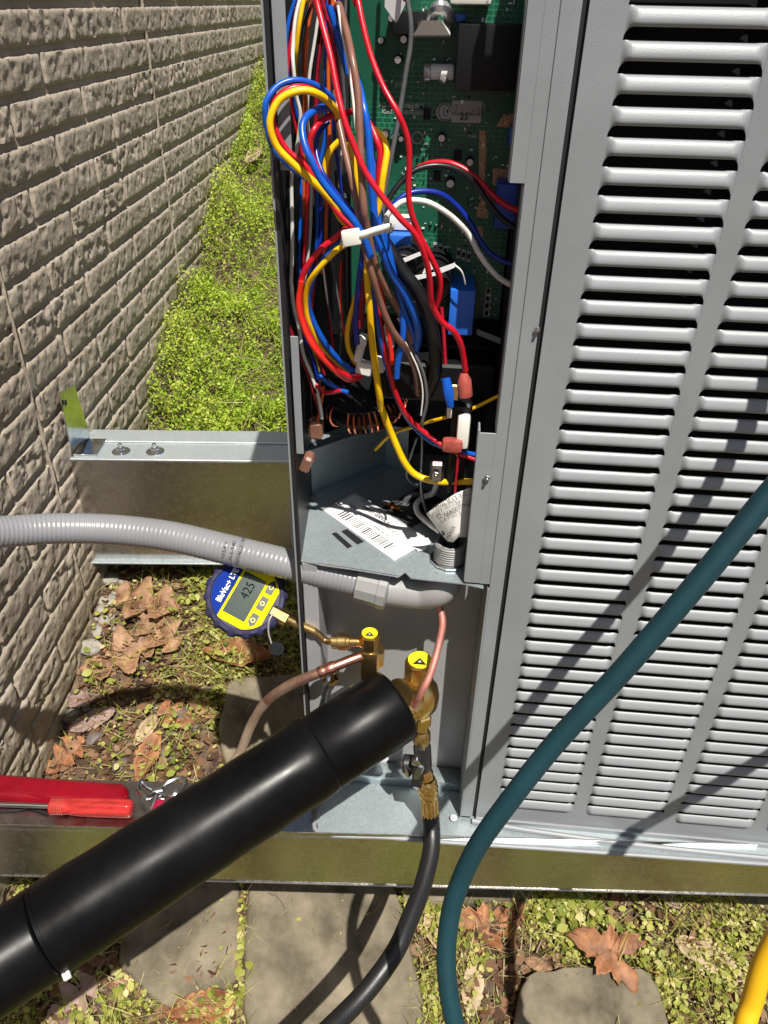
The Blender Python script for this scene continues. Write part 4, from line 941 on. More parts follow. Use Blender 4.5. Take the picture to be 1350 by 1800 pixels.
def build_lineset():
    # copper liquid line
    P = [pf(642, 1151, .012), pf(612, 1162, 0.0), pf(560, 1183, -.015), pf(510, 1204, -.02), pf(470, 1232, -.02), pf(443, 1272, -.02), (0, 0, 0), (0, 0, 0)]
    e = P[5]; P[6] = pt(418, 1330, axial(e) * 1.02); P[7] = pt(372, 1392, axial(e) * 1.0)
    P.append(pt(300, 1475, axial(e) * 1.0)); P.append(pt(200, 1560, .97)); P.append(pt(60, 1650, .94)); P.append(pt(-80, 1740, .93))
    root = empty('copper_line', P[0], 'thin tan copper refrigerant line curving from the small brass valve down behind the black pipe', 'pipe')
    path = spline(P, 8); n = len(path)
    MB().tube(path[:17], [0.0068] * 17, 14).build('bright_end', 'copper', root, smooth=80)
    MB().tube(path[16:33], [0.0069] * 17, 14).build('mid_length', 'copper_dull', root, smooth=80)
    MB().tube(path[32:], [0.0068 + 0.0005 * noise.noise((k * .3, 0, 0)) for k in range(n - 32)], 14).build('tan_length', 'copper_tan', root, smooth=80)
    q = path[14]; ax = (path[16] - path[13]).normalized()
    MB().lathe([(0.0070, -.012), (0.0082, -.010), (0.0082, -.002), (0.0074, 0), (0.0081, .003), (0.0081, .009), (0.0070, .011)], frame(q, z=ax), 18).build('brazed_joint', 'copper', root)

    # black insulated suction pipe
    a = pf(697, 1237, -0.015); ta = axial(a)
    b = pt(46, 1660, 0.835); d = (b - a).normalized(); rr = 0.0505
    root = empty('insulated_pipe', a, 'thick glossy black insulated pipe running diagonally to the lower left', 'pipe')
    L = (b - a).length; M = frame(a, z=d)
    MB().lathe([(0.022, -0.006), (0.024, -0.004), (rr - .006, -0.001), (rr - .001, 0.002), (rr, 0.006), (rr, 0.118), (rr - .001, 0.1195)], M, 72).build('end_section', 'pipe_black', root, smooth=50)
    prof = [(rr - .003, 0.1185), (rr + .0002, 0.120), (rr + .0012, 0.122)]
    for k in range(1, 16): prof.append((rr + .0012 + 0.0005 * math.sin(k * 1.9), 0.122 + (L - 0.145) * k / 16))
    prof += [(rr + .001, L - 0.024), (rr - .002, L - 0.022)]
    MB().lathe(prof, M, 72).build('long_section', 'pipe_black', root, smooth=50)
    MB().lathe([(rr - .003, L - 0.0225), (rr + .0004, L - 0.021), (rr + .001, L - 0.019), (rr + .001, L + 0.45), (rr - .003, L + .452)], M, 72).build('near_section', 'pipe_black', root, smooth=50)
    MB().lathe([(rr + .0006, L - 0.0285), (rr + .0016, L - .0280), (rr + .0016, L - .0262), (rr + .0006, L - .0256)], M, 72, cap=False).build('cable_tie', 'pipe_black', root)
    side_v = (CL - (a + d * (L - .027))).normalized(); up_v = (side_v - d * side_v.dot(d)).normalized(); dn = d.cross(up_v)
    if dn.z > 0: dn = -dn
    q = a + d * (L - .027) + (dn * .93 + up_v * .36) * (rr + .004)
    MB().box((0.008, 0.006, 0.009), frame(q, x=d, z=(dn * .93 + up_v * .36)), 0.001).build('tie_tail', 'nylon_white', root)
    return root
build_lineset()

# ------------------------------------------------------------------ vacuum gauge on its brass stem
def build_gauge():
    g0 = pt(432, 1048, 0.985)
    root = empty('vacuum_gauge', g0, 'round dark blue digital vacuum gauge with yellow face and screen', 'gauge')
    n = ((CL - g0).normalized() + UZ * 0.22 - UX * 0.03).normalized()
    xi = (CR @ Vector((0.47, 0.88, 0))); M = frame(g0, x=xi, z=n) @ Matrix.Scale(1.17, 4)
    Rg = 0.0445
    mb = MB(); seg = 96; rings = []
    for r, h in ((0.034, -0.030), (0.040, -0.028), (0.0440, -0.022), (0.0458, -0.008), (0.0452, 0.000), (0.0425, 0.0035), (0.0385, 0.0045), (0.0375, 0.0025)):
        rings.append([M @ Vector(((r + (0.0011 * (1 if math.sin(16 * 2 * math.pi * k / seg) > 0 else -1) if r > 0.0435 else 0)) * math.cos(2 * math.pi * k / seg), (r + (0.0011 * (1 if math.sin(16 * 2 * math.pi * k / seg) > 0 else -1) if r > 0.0435 else 0)) * math.sin(2 * math.pi * k / seg), h)) for k in range(seg + 1)])
    mb.sheet(rings); mb.poly([p for p in rings[-1][:-1]]); mb.poly([p for p in rings[0][:-1]][::-1])
    bmesh.ops.remove_doubles(mb.bm, verts=mb.bm.verts[:], dist=1e-6); bmesh.ops.recalc_face_normals(mb.bm, faces=mb.bm.faces[:])
    mb.build('rubber_boot', 'gauge_rubber', root, smooth=40)
    # yellow field: disc cut by a chord at the top (local +y) where the blue name band sits
    def disc(r, y0, y1, k=40): 
        return [(r * math.cos(a), r * math.sin(a)) for a in np.linspace(0, 2 * math.pi, k, endpoint=False) if y0 <= r * math.sin(a) <= y1]
    rY = 0.0372; ych = 0.0165
    a0 = math.asin(ych / rY)
    arc = [(rY * math.cos(a), rY * math.sin(a)) for a in np.linspace(math.pi - a0, 2 * math.pi + a0, 40)]
    arc = [(max(-0.0345, min(0.0345, x)), max(-0.031, y)) for x, y in arc]
    MB().prism([M @ Vector((x, y, 0.0028)) for x, y in arc], n * 0.0010).build('yellow_face', 'gauge_yellow', root)
    top = [(rY * math.cos(a), rY * math.sin(a)) for a in np.linspace(a0 + .03, math.pi - a0 - .03, 24)]
    MB().prism([M @ Vector((x, max(y, ych + .001), 0.0028)) for x, y in top], n * 0.0008).build('name_band', 'gauge_blue', root)
    text('BluVac+ LTE', 0.0088, M @ Matrix.Translation((0.001, 0.0232, 0.0042)), 'white_print', root, 'name_lettering', bold=0.0002, sx=0.9)
    scr = MB().box((0.050, 0.027, 0.001), M @ Matrix.Translation((-0.001, 0.0005, 0.0042)), 0.0004).build('screen', 'lcd', root)
    text('425', 0.0145, M @ Matrix.Translation((0.006, 0.0005, 0.0050)), 'lcd_digit', scr, 'digits', sx=0.9)
    for k, x in enumerate((-0.020, 0.001, 0.021)):
        w_, q = 0.0155, []
        if k == 0: q = [(-.5, 0), (-.2, .5), (.5, .5), (.5, -.5), (-.2, -.5)]
        elif k == 1: q = [(-.5, -.5), (-.5, .5), (.5, .5), (.5, -.5)]
        else: q = [(-.5, -.5), (-.5, .5), (.2, .5), (.6, 0), (.2, -.5)]
        MB().prism([M @ Vector((x + w_ * a, -0.0205 + 0.0085 * b, 0.0040)) for a, b in q], n * 0.0006).build('button', 'print_black', root)
        MB().lathe([(0.0026, 0), (0.0026, .0002), (0.0018, .0002), (0.0018, 0)], M @ Matrix.Translation((x, -0.0205, 0.0048)), 14, cap=False).build('button_mark', 'cap_yellow', root)
    # brass stem, bend and coupling to the valve
    s0 = pt(478, 1073, 0.985); s1 = pt(505, 1088, 0.985)
    MB().tube([s0, s1], [0.0095, 0.0105], 6).build('hex_base', 'brass_dull', root, smooth=0)
    pth = spline([s1, pt(530, 1100, .99), pt(556, 1112, .995), pt(572, 1126, 1.0), pf(590, 1128, .012), pf(632, 1128, .012)], 8)
    MB().tube(pth, [0.0058 if k < 16 else 0.0046 for k in range(len(pth))], 12).build('stem', 'brass_dull', root, smooth=60)
    ax = (pf(632, 1128, .012) - pf(590, 1128, .012)).normalized()
    M2 = frame(pf(598, 1128, .012), z=ax)
    MB().lathe([(0.006, -.012), (0.0095, -.010), (0.0095, -0.003), (0.0112, -.002), (0.0112, .008), (0.0098, .009), (0.0098, .013), (0.0065, .014), (0.0065, .024)], M2, 16).build('coupling', 'brass_dull', root, smooth=25)
    # tethered black plug
    mb = MB(); mb.tube(spline([pt(480, 1078, .975), pt(473, 1092, .972), pt(472, 1112, .975), pt(478, 1134, .98)], 6), 0.0012, 6); mb.build('tether', 'plastic_grey', root)
    MB().lathe([(0.0085, -.006), (0.0095, -.005), (0.0095, .004), (0.0085, .005)], frame(pt(486, 1140, .98), z=(CL - g0).normalized() + UX * .3), 18).build('plug', 'wire_black', root)
build_gauge()

# ------------------------------------------------------------------ hoses and the ball valve
def build_hoses():
    root = empty('ball_valve', pf(741, 1290, -.01), 'black lever ball valve with knurled brass couplings hanging under the big valve', 'valve')
    def c(u, v): return pf(u, v, -0.004 - (v - 1282) * 0.00012)
    p0, p1, p2, p3, p4, p5 = c(741, 1283), c(741, 1306), c(745, 1352), c(750, 1368), c(754, 1404), c(757, 1438)
    MB().tube([p0, c(741, 1288), c(741, 1300), p1], [0.010, 0.0125, 0.0128, 0.0105], 20).build('flare_nut', 'brass_dull', root)
    MB().tube([c(741, 1302), c(742, 1312), c(744, 1346), c(745, 1354)], [0.009, 0.0125, 0.0125, 0.009], 16).build('valve_body', 'dark_steel', root)
    MB().lathe([(0.012, -.018), (0.0135, -.016), (0.0135, .010), (0.012, .012)], frame(c(730, 1344), z=UX), 18).build('ball_housing', 'dark_steel', root)
    lv = MB(); lv.hull8([c(724, 1362) - UY * .012, c(742, 1366) - UY * .012, c(742, 1366) - UY * .019, c(724, 1362) - UY * .019, c(730, 1300) - UY * .012, c(748, 1300) - UY * .012, c(748, 1300) - UY * .019, c(730, 1300) - UY * .019]); lv = lv.build('lever', 'dark_steel', root)
    MB().lathe([(0.0065, 0), (0.0065, .006), (0.005, .007)], frame(c(733, 1318) - UY * .017, z=-UY), 18).build('pivot', 'steel', lv)
    MB().box((0.010, 0.004, 0.03), frame(c(737, 1338) - UY * .019, x=UX, z=UZ) @ Matrix.Rotation(.2, 4, 'Y'), 0.0015).build('lever_face', 'steel', lv)
    MB().lathe([(0.0115, -.004), (0.013, -.003), (0.013, .003), (0.0115, .004)], frame(c(711, 1346) - UY * .006, z=(UX * -.7 - UY * .7)), 18).build('port_cap', 'steel', root)
    MB().tube([p2, c(748, 1358), c(749, 1366), p3], [0.0095, 0.0112, 0.0112, 0.009], 18).build('collar', 'brass', root)
    # knurled swivel
    ax = (p4 - p3).normalized(); L = (p4 - p3).length; M = frame(p3, z=ax); mb = MB(); seg, nr = 36, 14; rings = []
    for j in range(nr + 1):
        h = L * j / nr; r = 0.0115 + 0.0035 * math.sin(math.pi * j / nr) ** 0.6
        rings.append([M @ Vector(((r + 0.0006 * (1 if (k + j) % 4 < 2 else -1) * (1 if (k - j) % 4 < 2 else .3)) * math.cos(2 * math.pi * k / seg), (r + 0.0006 * (1 if (k + j) % 4 < 2 else -1) * (1 if (k - j) % 4 < 2 else .3)) * math.sin(2 * math.pi * k / seg), h)) for k in range(seg + 1)])
    mb.sheet(rings); bmesh.ops.recalc_face_normals(mb.bm, faces=mb.bm.faces[:]); mb.build('knurled_nut', 'brass', root, smooth=15)
    M = frame(p4, z=(p5 - p4)); L = (p5 - p4).length
    mb = MB(); rings = []
    for h, r in ((0, .0105), (L * .1, .0122), (L * .9, .0122), (L, .0135)):
        rings.append([M @ Vector(((r + 0.0007 * math.cos(14 * 2 * math.pi * k / 84)) * math.cos(2 * math.pi * k / 84), (r + 0.0007 * math.cos(14 * 2 * math.pi * k / 84)) * math.sin(2 * math.pi * k / 84), h)) for k in range(85)])
    mb.sheet(rings); bmesh.ops.recalc_face_normals(mb.bm, faces=mb.bm.faces[:]); mb.build('crimp_ferrule', 'brass', root, smooth=40)

    h0 = axial(p5)
    P = [p5 - (p5 - p4) * .2, pt(759, 1460, h0 * .995), pt(757, 1500, h0 * .98), pt(742, 1560, h0 * .95), pt(722, 1612, h0 * .92), pt(695, 1672, h0 * .89), pt(650, 1735, h0 * .87), pt(598, 1790, h0 * .86), pt(520, 1860, h0 * .86), pt(420, 1930, h0 * .90), pg(330, 2030) + UZ * .018, pg(180, 2060) + UZ * .014, pg(-60, 2040) + UZ * .014]
    path = spline(P, 10); mb = MB(); mb.tube(path, 0.0128, 18)
    setp(mb.build('hose', 'hose_black', smooth=80), 'black rubber hose hanging from the knurled brass coupling', 'hose')
    P = [(2300, -700, .36), (2050, -180, .42), (1800, 290, .49), (1580, 600, .55), (1460, 748, .575), (1350, 872, .60), (1240, 1008, .625), (1100, 1172, .66), (980, 1302, .69), (900, 1402, .71), (838, 1490, .73), (800, 1575, .745), (786, 1650, .75), (786, 1720, .75), (800, 1800, .75), (830, 1880, .75), (870, 1960, .80)]
    path = spline([pt(*q) for q in P] + [pg(960, 2060) + UZ * .016, pg(1120, 2110) + UZ * .012, pg(1400, 2080) + UZ * .012], 8); mb = MB(); mb.tube(path, 0.0098, 18)
    setp(mb.build('hose', 'hose_teal', smooth=80), 'dark teal hose sweeping across the louvred panel', 'hose')
    P = [(2350, 900, .56), (1980, 1120, .60), (1640, 1330, .64), (1450, 1510, .67), (1352, 1672, .70), (1322, 1760, .715), (1302, 1830, .72), (1282, 1930, .78)]
    path = spline([pt(*q) for q in P] + [pg(1300, 2040) + UZ * .016, pg(1420, 2100) + UZ * .012, pg(1650, 2090) + UZ * .012], 8); mb = MB(); mb.tube(path, 0.0098, 16)
    setp(mb.build('hose', 'hose_yellow', smooth=80), 'yellow hose entering at the lower right corner above the weeds', 'hose')
build_hoses()

# ------------------------------------------------------------------ tools on the rail
def build_tools():
    zt = ZR + 0.0018
    # hex key standing in the flare port
    a, b = pf(577, 1196, .022), pf(562, 1262, -.01)
    root = empty('hex_key', a, 'steel hex key stuck in the brass flare port', 'tool')
    MB().tube(spline([pf(580, 1186, .03), a, b], 4), 0.0032, 6).build('long_arm', 'steel', root, smooth=0)
    # long red handle: rounded bar with a groove
    p0, p1 = pz(-190, 1372, zt + .0125), pz(226, 1403, zt + .0125)
    d = (p1 - p0).normalized(); L = (p1 - p0).length; M = frame(p0, x=d, z=UZ)
    root = empty('folding_tool', p0, 'long glossy red tool handle with rounded end on the rail', 'tool')
    mb = MB(); rings = []
    for ins, z in ((.008, -.0115), (.003, -.0095), (.0005, -.005), (0, 0.0), (.0008, .005), (.0035, .0092), (.008, .0118), (.0125, .0128)):
        hw = 0.0215 - ins; ring = [M @ Vector((0, -hw, z))]
        ring += [M @ Vector((L - 0.0215 + hw * math.sin(t), -hw * math.cos(t), z)) for t in np.linspace(0, math.pi, 22)]
        ring.append(M @ Vector((0, hw, z))); rings.append(ring + [ring[0]])
    mb.sheet(rings); mb.poly(rings[-1][:-1]); bmesh.ops.remove_doubles(mb.bm, verts=mb.bm.verts[:], dist=1e-6); bmesh.ops.recalc_face_normals(mb.bm, faces=mb.bm.faces[:])
    mb.build('handle', 'red_plastic', root)
    mb = MB(); mb.tube([M @ Vector((0.0, -0.004, 0.0115)), M @ Vector((L * .55, -0.008, 0.0115)), M @ Vector((L * .72, -0.020, 0.010))], 0.0028, 8); mb.build('handle_rib', 'red_plastic', root)
    # screwdriver lying against it
    q0, q1, q2 = pz(-160, 1408, zt + .030), pz(88, 1417, zt + .022), pz(233, 1422, zt + .0215)
    root = empty('screwdriver', q1, 'screwdriver with clear red handle and steel shaft beside the red tool', 'screwdriver')
    MB().tube([q0, q1], 0.0036, 12).build('shaft', 'chrome', root)
    ax = (q2 - q1).normalized(); L = (q2 - q1).length; M = frame(q1, z=ax)
    mb = MB(); rings = []; seg = 72
    for h, r, fl in ((0, .0085, 0), (.002, .0115, 0), (0.024, .0118, 0), (0.028, .0108, 0), (0.034, .0118, .5), (0.05, .0125, 1), (L * .8, .0130, 1), (L * .95, .0128, .8), (L - .002, .0118, .3), (L, .0095, 0)):
        rings.append([M @ Vector(((r + fl * 0.0010 * math.cos(6 * 2 * math.pi * k / seg)) * math.cos(2 * math.pi * k / seg), (r + fl * 0.0010 * math.cos(6 * 2 * math.pi * k / seg)) * math.sin(2 * math.pi * k / seg), h)) for k in range(seg + 1)])
    mb.sheet(rings); mb.poly(rings[-1][:-1]); bmesh.ops.remove_doubles(mb.bm, verts=mb.bm.verts[:], dist=1e-6); bmesh.ops.recalc_face_normals(mb.bm, faces=mb.bm.faces[:])
    hd = mb.build('handle', 'red_clear', root, smooth=50)
    for k in range(6): MB().lathe([(.0118, 0), (.0124, .0006), (.0118, .0014)], M @ Matrix.Translation((0, 0, 0.004 + k * 0.0032)), 30, cap=False).build('grip_ring', 'seal_pink', hd)
    # zinc wing screw
    c = pz(277, 1392, zt + .010)
    root = empty('wing_screw', c, 'bright zinc wing screw lying on the rail by the black pipe', 'screw')
    MB().lathe([(.006, -.008), (.0075, -.006), (.0075, .008), (.006, .010)], frame(c, z=UX * .8 + UY * .3), 14).build('hub', 'zinc', root)
    for q in (((298, 1374), (320, 1367), (326, 1380), (304, 1398)), ((262, 1386), (247, 1374), (244, 1390), (258, 1402))):
        pts = [pz(u, v, zt + .012 + .004 * k) for k, (u, v) in enumerate(q)]
        MB().tube(spline([c] + pts + [c], 6), 0.0034, 8).build('wing', 'zinc', root)
    MB().tube([c, pz(268, 1420, zt + .004)], 0.0042, 12).build('threaded_stem', 'zinc', root)
    # dark red flare plugs
    for k, (u, v, lab) in enumerate(((283, 1425, 'dark red glossy plug beside the zinc wing screw'), (326, 1416, 'dark red glossy plug half hidden behind the black pipe'))):
        c = pz(u, v, zt)
        o = empty('flare_plug', c, lab, 'plug', 'dark red plugs on the rail')
        MB().lathe([(.010, 0), (.0112, .0015), (.0112, .011), (.0095, .014), (.006, .0145)], frame(c, z=UZ), 24).build('plug_cap', 'red_cap', o)
        MB().lathe([(.006, .0145), (.0065, .016), (.0065, .021), (.005, .0225)], frame(c, z=UZ), 6).build('plug_nose', 'red_cap', o, smooth=0)
    # pen-like dark wire scrap under the screwdriver
    MBm = MB(); MBm.tube(spline([pz(-60, 1424, zt + .003), pz(20, 1424, zt + .003), pz(50, 1420, zt + .003), pz(72, 1426, zt + .004), pz(84, 1431, zt + .003)], 6), 0.0016, 6)
    setp(MBm.build('wire_scrap', 'dark_steel'), 'thin dark wire scrap under the screwdriver shaft', 'wire')
build_tools()

# ------------------------------------------------------------------ stones
def slab(name, quad, h, label, cat='paving stone', m='paver', seed=0, rnd=0.012, group=None):
    """flat stone from its outline on the ground"""
    P = [pg(u, v) for u, v in quad]; c = sum(P, Vector()) / len(P); n = len(P)
    out = []
    for i in range(n):
        a, b = P[i], P[(i + 1) % n]
        for k in range(8): 
            t = k / 8; p = a.lerp(b, t); p = p.lerp(c, 0.0)
            corner = min(t, 1 - t); q = p.lerp(c, max(0, 0.06 * (1 - corner / 0.25) ** 2) if corner < 0.25 else 0)
            out.append(q + Vector((noise.noise((q.x * 25, q.y * 25, seed)) * .006, noise.noise((q.x * 25, q.y * 25, seed + 9)) * .006, 0)))
    mb = MB(); rings = []
    for f, dz in ((1.0, -0.05), (1.0, h - rnd), (0.985, h - rnd * .4), (0.955, h - rnd * .08), (0.9, h), (0.7, h), (0.45, h), (0.2, h)):
        ring = []
        for q in out:
            p = c.lerp(q, f); p.z = slope(p.y) + dz + (0.0035 * noise.noise((p.x * 14, p.y * 14, seed)) + .0015 * noise.noise((p.x * 50, p.y * 50, seed)) if dz > 0 else 0); ring.append(p)
        rings.append(ring + [ring[0]])
    mb.sheet(rings); mb.poly(rings[-1][:-1])
    bmesh.ops.remove_doubles(mb.bm, verts=mb.bm.verts[:], dist=1e-5); bmesh.ops.recalc_face_normals(mb.bm, faces=mb.bm.faces[:])
    return setp(mb.build(name, m, smooth=50), label, cat, group)
slab('paving_stone', [(436, 1545), (690, 1545), (758, 1830), (428, 1830)], 0.03, 'large mossy grey paving stone under the black hose', seed=1)
slab('paving_stone', [(240, 1545), (424, 1545), (422, 1745), (300, 1790), (205, 1700)], 0.022, 'brownish paving stone in the shadow of the black pipe', seed=2)
slab('paving_stone', [(912, 1735), (945, 1718), (1115, 1716), (1146, 1732), (1180, 1850), (895, 1850)], 0.035, 'grey paving stone at the bottom edge below the big dead leaf', seed=3)
slab('paving_stone', [(398, 1208), (545, 1196), (640, 1370), (440, 1420), (384, 1330)], 0.03, 'flat grey stone between the two steel rails', seed=4)
slab('paving_stone', [(700, 1520), (960, 1520), (930, 1592), (710, 1604)], 0.02, 'low flat stone tucked under the front rail behind the teal hose', seed=5)
slab('paving_stone', [(1270, 1500), (1560, 1500), (1600, 1600), (1290, 1606)], 0.02, 'low flat stone under the front rail at the right edge', seed=6)

def stone(name, p, r, label, seed, m, group):
    rs = random.Random(seed); bm = bmesh.new(); bmesh.ops.create_icosphere(bm, subdivisions=2, radius=1)
    off = Vector((seed * 3.1, seed * 1.7, 0)); sc = Vector((rs.uniform(.8, 1.3), rs.uniform(.7, 1.1), rs.uniform(.45, .7)))
    for v in bm.verts: 
        k = 1 + 0.28 * noise.noise(v.co * 1.2 + off); v.co = Vector((v.co.x * sc.x * k * r, v.co.y * sc.y * k * r, v.co.z * sc.z * k * r))
    me = bpy.data.meshes.new(name); bm.to_mesh(me); bm.free(); me.polygons.foreach_set('use_smooth', [True] * len(me.polygons)); me.set_sharp_from_angle(angle=R_(40))
    o = link_mesh(name, me, m); o.location = p; o.rotation_euler = (rs.uniform(-.3, .3), rs.uniform(-.3, .3), rs.uniform(0, 6))
    return setp(o, label, 'pebble', group)
for k, (u, v, r) in enumerate(((196, 1023, 15), (208, 1042, 12), (190, 1060, 13), (178, 1078, 9), (185, 1100, 14), (176, 1118, 13), (206, 1108, 7), (172, 1095, 7), (160, 1145, 20), (138, 1222, 11), (150, 1240, 9), (130, 1250, 12), (196, 1088, 7), (222, 1060, 11), (215, 1026, 8))):
    p = pg(u, v); rr = px(r, p); p.z += rr * .25
    stone('pebble', p, rr, 'pale pebble at the foot of the brick wall', k, 'pebble_pale', 'pebbles along the wall')
for k, (u, v, r) in enumerate(((318, 1255, 17), (165, 1300, 18), (212, 1345, 15), (285, 1325, 14), (300, 1290, 12), (345, 1280, 11), (120, 1262, 11), (270, 1240, 9))):
    p = pg(u, v); rr = px(r, p); p.z += rr * .2
    stone('pebble', p, rr, 'dark brown stone among the dead leaves', 40 + k, 'pebble_dark', 'dark stones among the leaves')

# ------------------------------------------------------------------ dead leaves
def dead_leaf(kind, u, v, size, rot, label, m, seed, lift=0.012, curl=1.0, tilt=(0, 0)):
    rs = random.Random(seed); p = pg(u, v); L = px(size, p) * 0.92
    n = 44; mb = MB(); rows = []
    cols = np.linspace(-1, 1, 9)
    lob = rs.uniform(2.7, 3.4); ph = rs.uniform(-.3, .3)
    for i in range(n + 1):
        t = i / n
        env = math.sin(math.pi * min(1, t * .97 + .03)) ** 0.75
        if kind == 'oak': w_ = L * (0.03 + 0.40 * env * (0.16 + 0.84 * abs(math.sin(math.pi * (lob * t + ph))) ** 1.1) * (1 + .3 * noise.noise((t * 22, seed, 1))))
        elif kind == 'maple': w_ = L * (0.02 + 0.52 * env * (0.45 + 0.55 * abs(math.sin(math.pi * (2.1 * t + .1))) ** 1.6))
        else: w_ = L * (0.012 + 0.22 * env * (1 + .22 * noise.noise((t * 16, seed, 2)) + .18 * noise.noise((t * 5, seed, 3))))
        row = []
        for c in cols:
            fwd = (0.16 * L * abs(c) * (1 if kind != 'oval' else .3)) * env
            x = (t - .5) * L * 1.1 + fwd * (0.6 if t > .2 else t * 3); y = c * w_ * (1 + 0.12 * noise.noise((t * 9, c * 3, seed)))
            z = curl * L * (0.10 * abs(c) ** 1.5 * (w_ / (0.3 * L)) + 0.10 * (t - .5) ** 2 * 2 + 0.11 * noise.noise((t * 3.3, c * 1.4, seed + 5)) + 0.03 * noise.noise((t * 9, c * 4, seed + 8)))
            row.append((x, y, z))
        rows.append(row)
    if kind == 'maple':
        rows = []; pts_ = rs.uniform(-.2, .2); amp = [1.15, rs.uniform(.6, .8), rs.uniform(.8, 1.1), rs.uniform(.5, .7), rs.uniform(.9, 1.1), 1.0, .6]
        for r_ in np.linspace(0.02, 1, 9):
            row = []
            for th in np.linspace(-math.pi, math.pi, 71):
                lobe = abs((((5 * th / (2 * math.pi)) % 1) * 2) - 1); k_ = amp[int(round((th / (2 * math.pi)) * 5)) % 7]
                R = L * 0.54 * (0.60 + 0.40 * lobe ** 1.1) * k_ * (1 + .30 * noise.noise((math.cos(th) * 6, math.sin(th) * 6, seed)))
                if abs(th) > 2.9: R *= 0.45
                x, y = R * r_ * math.cos(th), R * r_ * math.sin(th)
                z = curl * L * (0.16 * r_ ** 2 * (0.5 + math.sin(2 * th + seed)) * .7 + 0.09 * noise.noise((x / L * 4, y / L * 4, seed)) - 0.015 * r_ * (1 - abs(math.cos(2.5 * th))) )
                row.append((x, y, z))
            rows.append(row)
    mb.sheet(rows)
    st = [(-.55 * L - .2 * L * k / 4, 0.02 * L * math.sin(k * .8), .01 * L * k) for k in range(5)]
    M = Matrix.Translation(p + UZ * lift) @ Matrix.Rotation(math.atan(0.36), 4, 'X') @ Matrix.Rotation(rot, 4, 'Z') @ Matrix.Rotation(tilt[0], 4, 'X') @ Matrix.Rotation(tilt[1], 4, 'Y')
    me = mb.mesh('dead_leaf', 70); o = link_mesh('dead_leaf', me, m); o.matrix_basis = M
    md = o.modifiers.new('thickness', 'SOLIDIFY'); md.thickness = 0.0004
    setp(o, label, 'leaf', 'fallen leaves')
    s = MB(); s.tube([M @ Vector(q) for q in st], [L * .012, L * .010, L * .009, L * .008, L * .009], 5); s.build('leaf_stalk', m, o)
    return o
LEAVES = [
 ('oak', 262, 1068, 118, 2.9, 'lobed brown oak leaf beside the wall, just below the rear rail', 'leaf_brown'),
 ('oak', 282, 1118, 100, -0.7, 'lobed brown oak leaf lying across another between wall and gauge', 'leaf_brown'),
 ('oak', 212, 1158, 130, 0.45, 'large curled oak leaf with deep lobes near the wall foot', 'leaf_brown'),
 ('oval', 420, 1164, 118, -0.1, 'long orange brown leaf under the gauge plug', 'leaf_rust'),
 ('oak', 118, 1335, 78, 0.9, 'orange leaf at the wall foot touching the front rail', 'leaf_rust'),
 ('oval', 262, 1335, 92, 1.35, 'upright orange leaf standing just behind the front rail', 'leaf_rust'),
 ('oval', 258, 1288, 60, 1.1, 'narrow tan leaf above the upright orange leaf', 'leaf_pale'),
 ('oak', 310, 1262, 70, 2.6, 'small orange leaf behind the round dark stone', 'leaf_rust'),
 ('oval', 165, 1270, 80, 0.5, 'flat mauve leaf in the conduit shadow by the wall', 'leaf_mauve'),
 ('oval', 140, 1235, 70, 0.1, 'flat tan leaf beside the pale wall pebbles', 'leaf_mauve'),
 ('oval', 360, 1255, 64, -0.5, 'brown leaf touching the flat stone between the rails', 'leaf_brown'),
 ('oval', 505, 1212, 60, 0.0, 'small dark leaf on top of the flat stone between the rails', 'leaf_mauve'),
 ('maple', 1066, 1690, 128, 2.75, 'big rust-brown curled leaf over the bottom paving stone', 'leaf_rust'),
 ('maple', 1048, 1628, 68, -1.0, 'pale mauve torn leaf above the big rust leaf', 'leaf_mauve'),
 ('oval', 1242, 1692, 120, -0.5, 'long pale tan leaf in the weeds at the lower right', 'leaf_pale'),
 ('oval', 1228, 1640, 68, 0.7, 'curled brown leaf above the long pale leaf', 'leaf_brown'),
 ('oval', 1175, 1590, 50, -0.6, 'small dark brown leaf close under the rail at the right', 'leaf_mauve'),
 ('maple', 850, 1640, 135, 0.3, 'crumbled orange leaf right of the teal hose', 'leaf_rust'),
 ('oval', 900, 1610, 60, 0.6, 'small orange leaf under the rail right of the teal hose', 'leaf_rust'),
 ('oval', 830, 1740, 90, 1.4, 'pale brown leaf standing beside the hanging teal hose', 'leaf_pale'),
 ('oval', 945, 1700, 50, -0.3, 'small brown leaf behind the bottom paving stone', 'leaf_brown'),
 ('oval', 760, 1640, 70, -1.3, 'pale tan leaf between the black and teal hoses', 'leaf_pale'),
 ('oak', 130, 1765, 100, 0.9, 'brown leaf in the weeds under the near end of the black pipe', 'leaf_mauve'),
 ('oval', 225, 1735, 60, 0.1, 'small brown leaf next to the shaded brownish stone', 'leaf_brown'),
 ('oval', 360, 1780, 120, 0.2, 'rust brown leaf at the bottom edge below the shaded stone', 'leaf_rust'),
 ('oval', 448, 296, 55, 1.2, 'pinkish tan leaf caught in the far weeds near the unit', 'leaf_pale'),
]
for k, (kind, u, v, size, rot, lab, m) in enumerate(LEAVES):
    dead_leaf(kind, u, v, size, rot, lab, m, 100 + k, lift=(0.05 if v < 400 else 0.012) + 0.03 * (k == 12), curl=0.6 if k == 12 else (0.9 if k % 3 else 1.6))

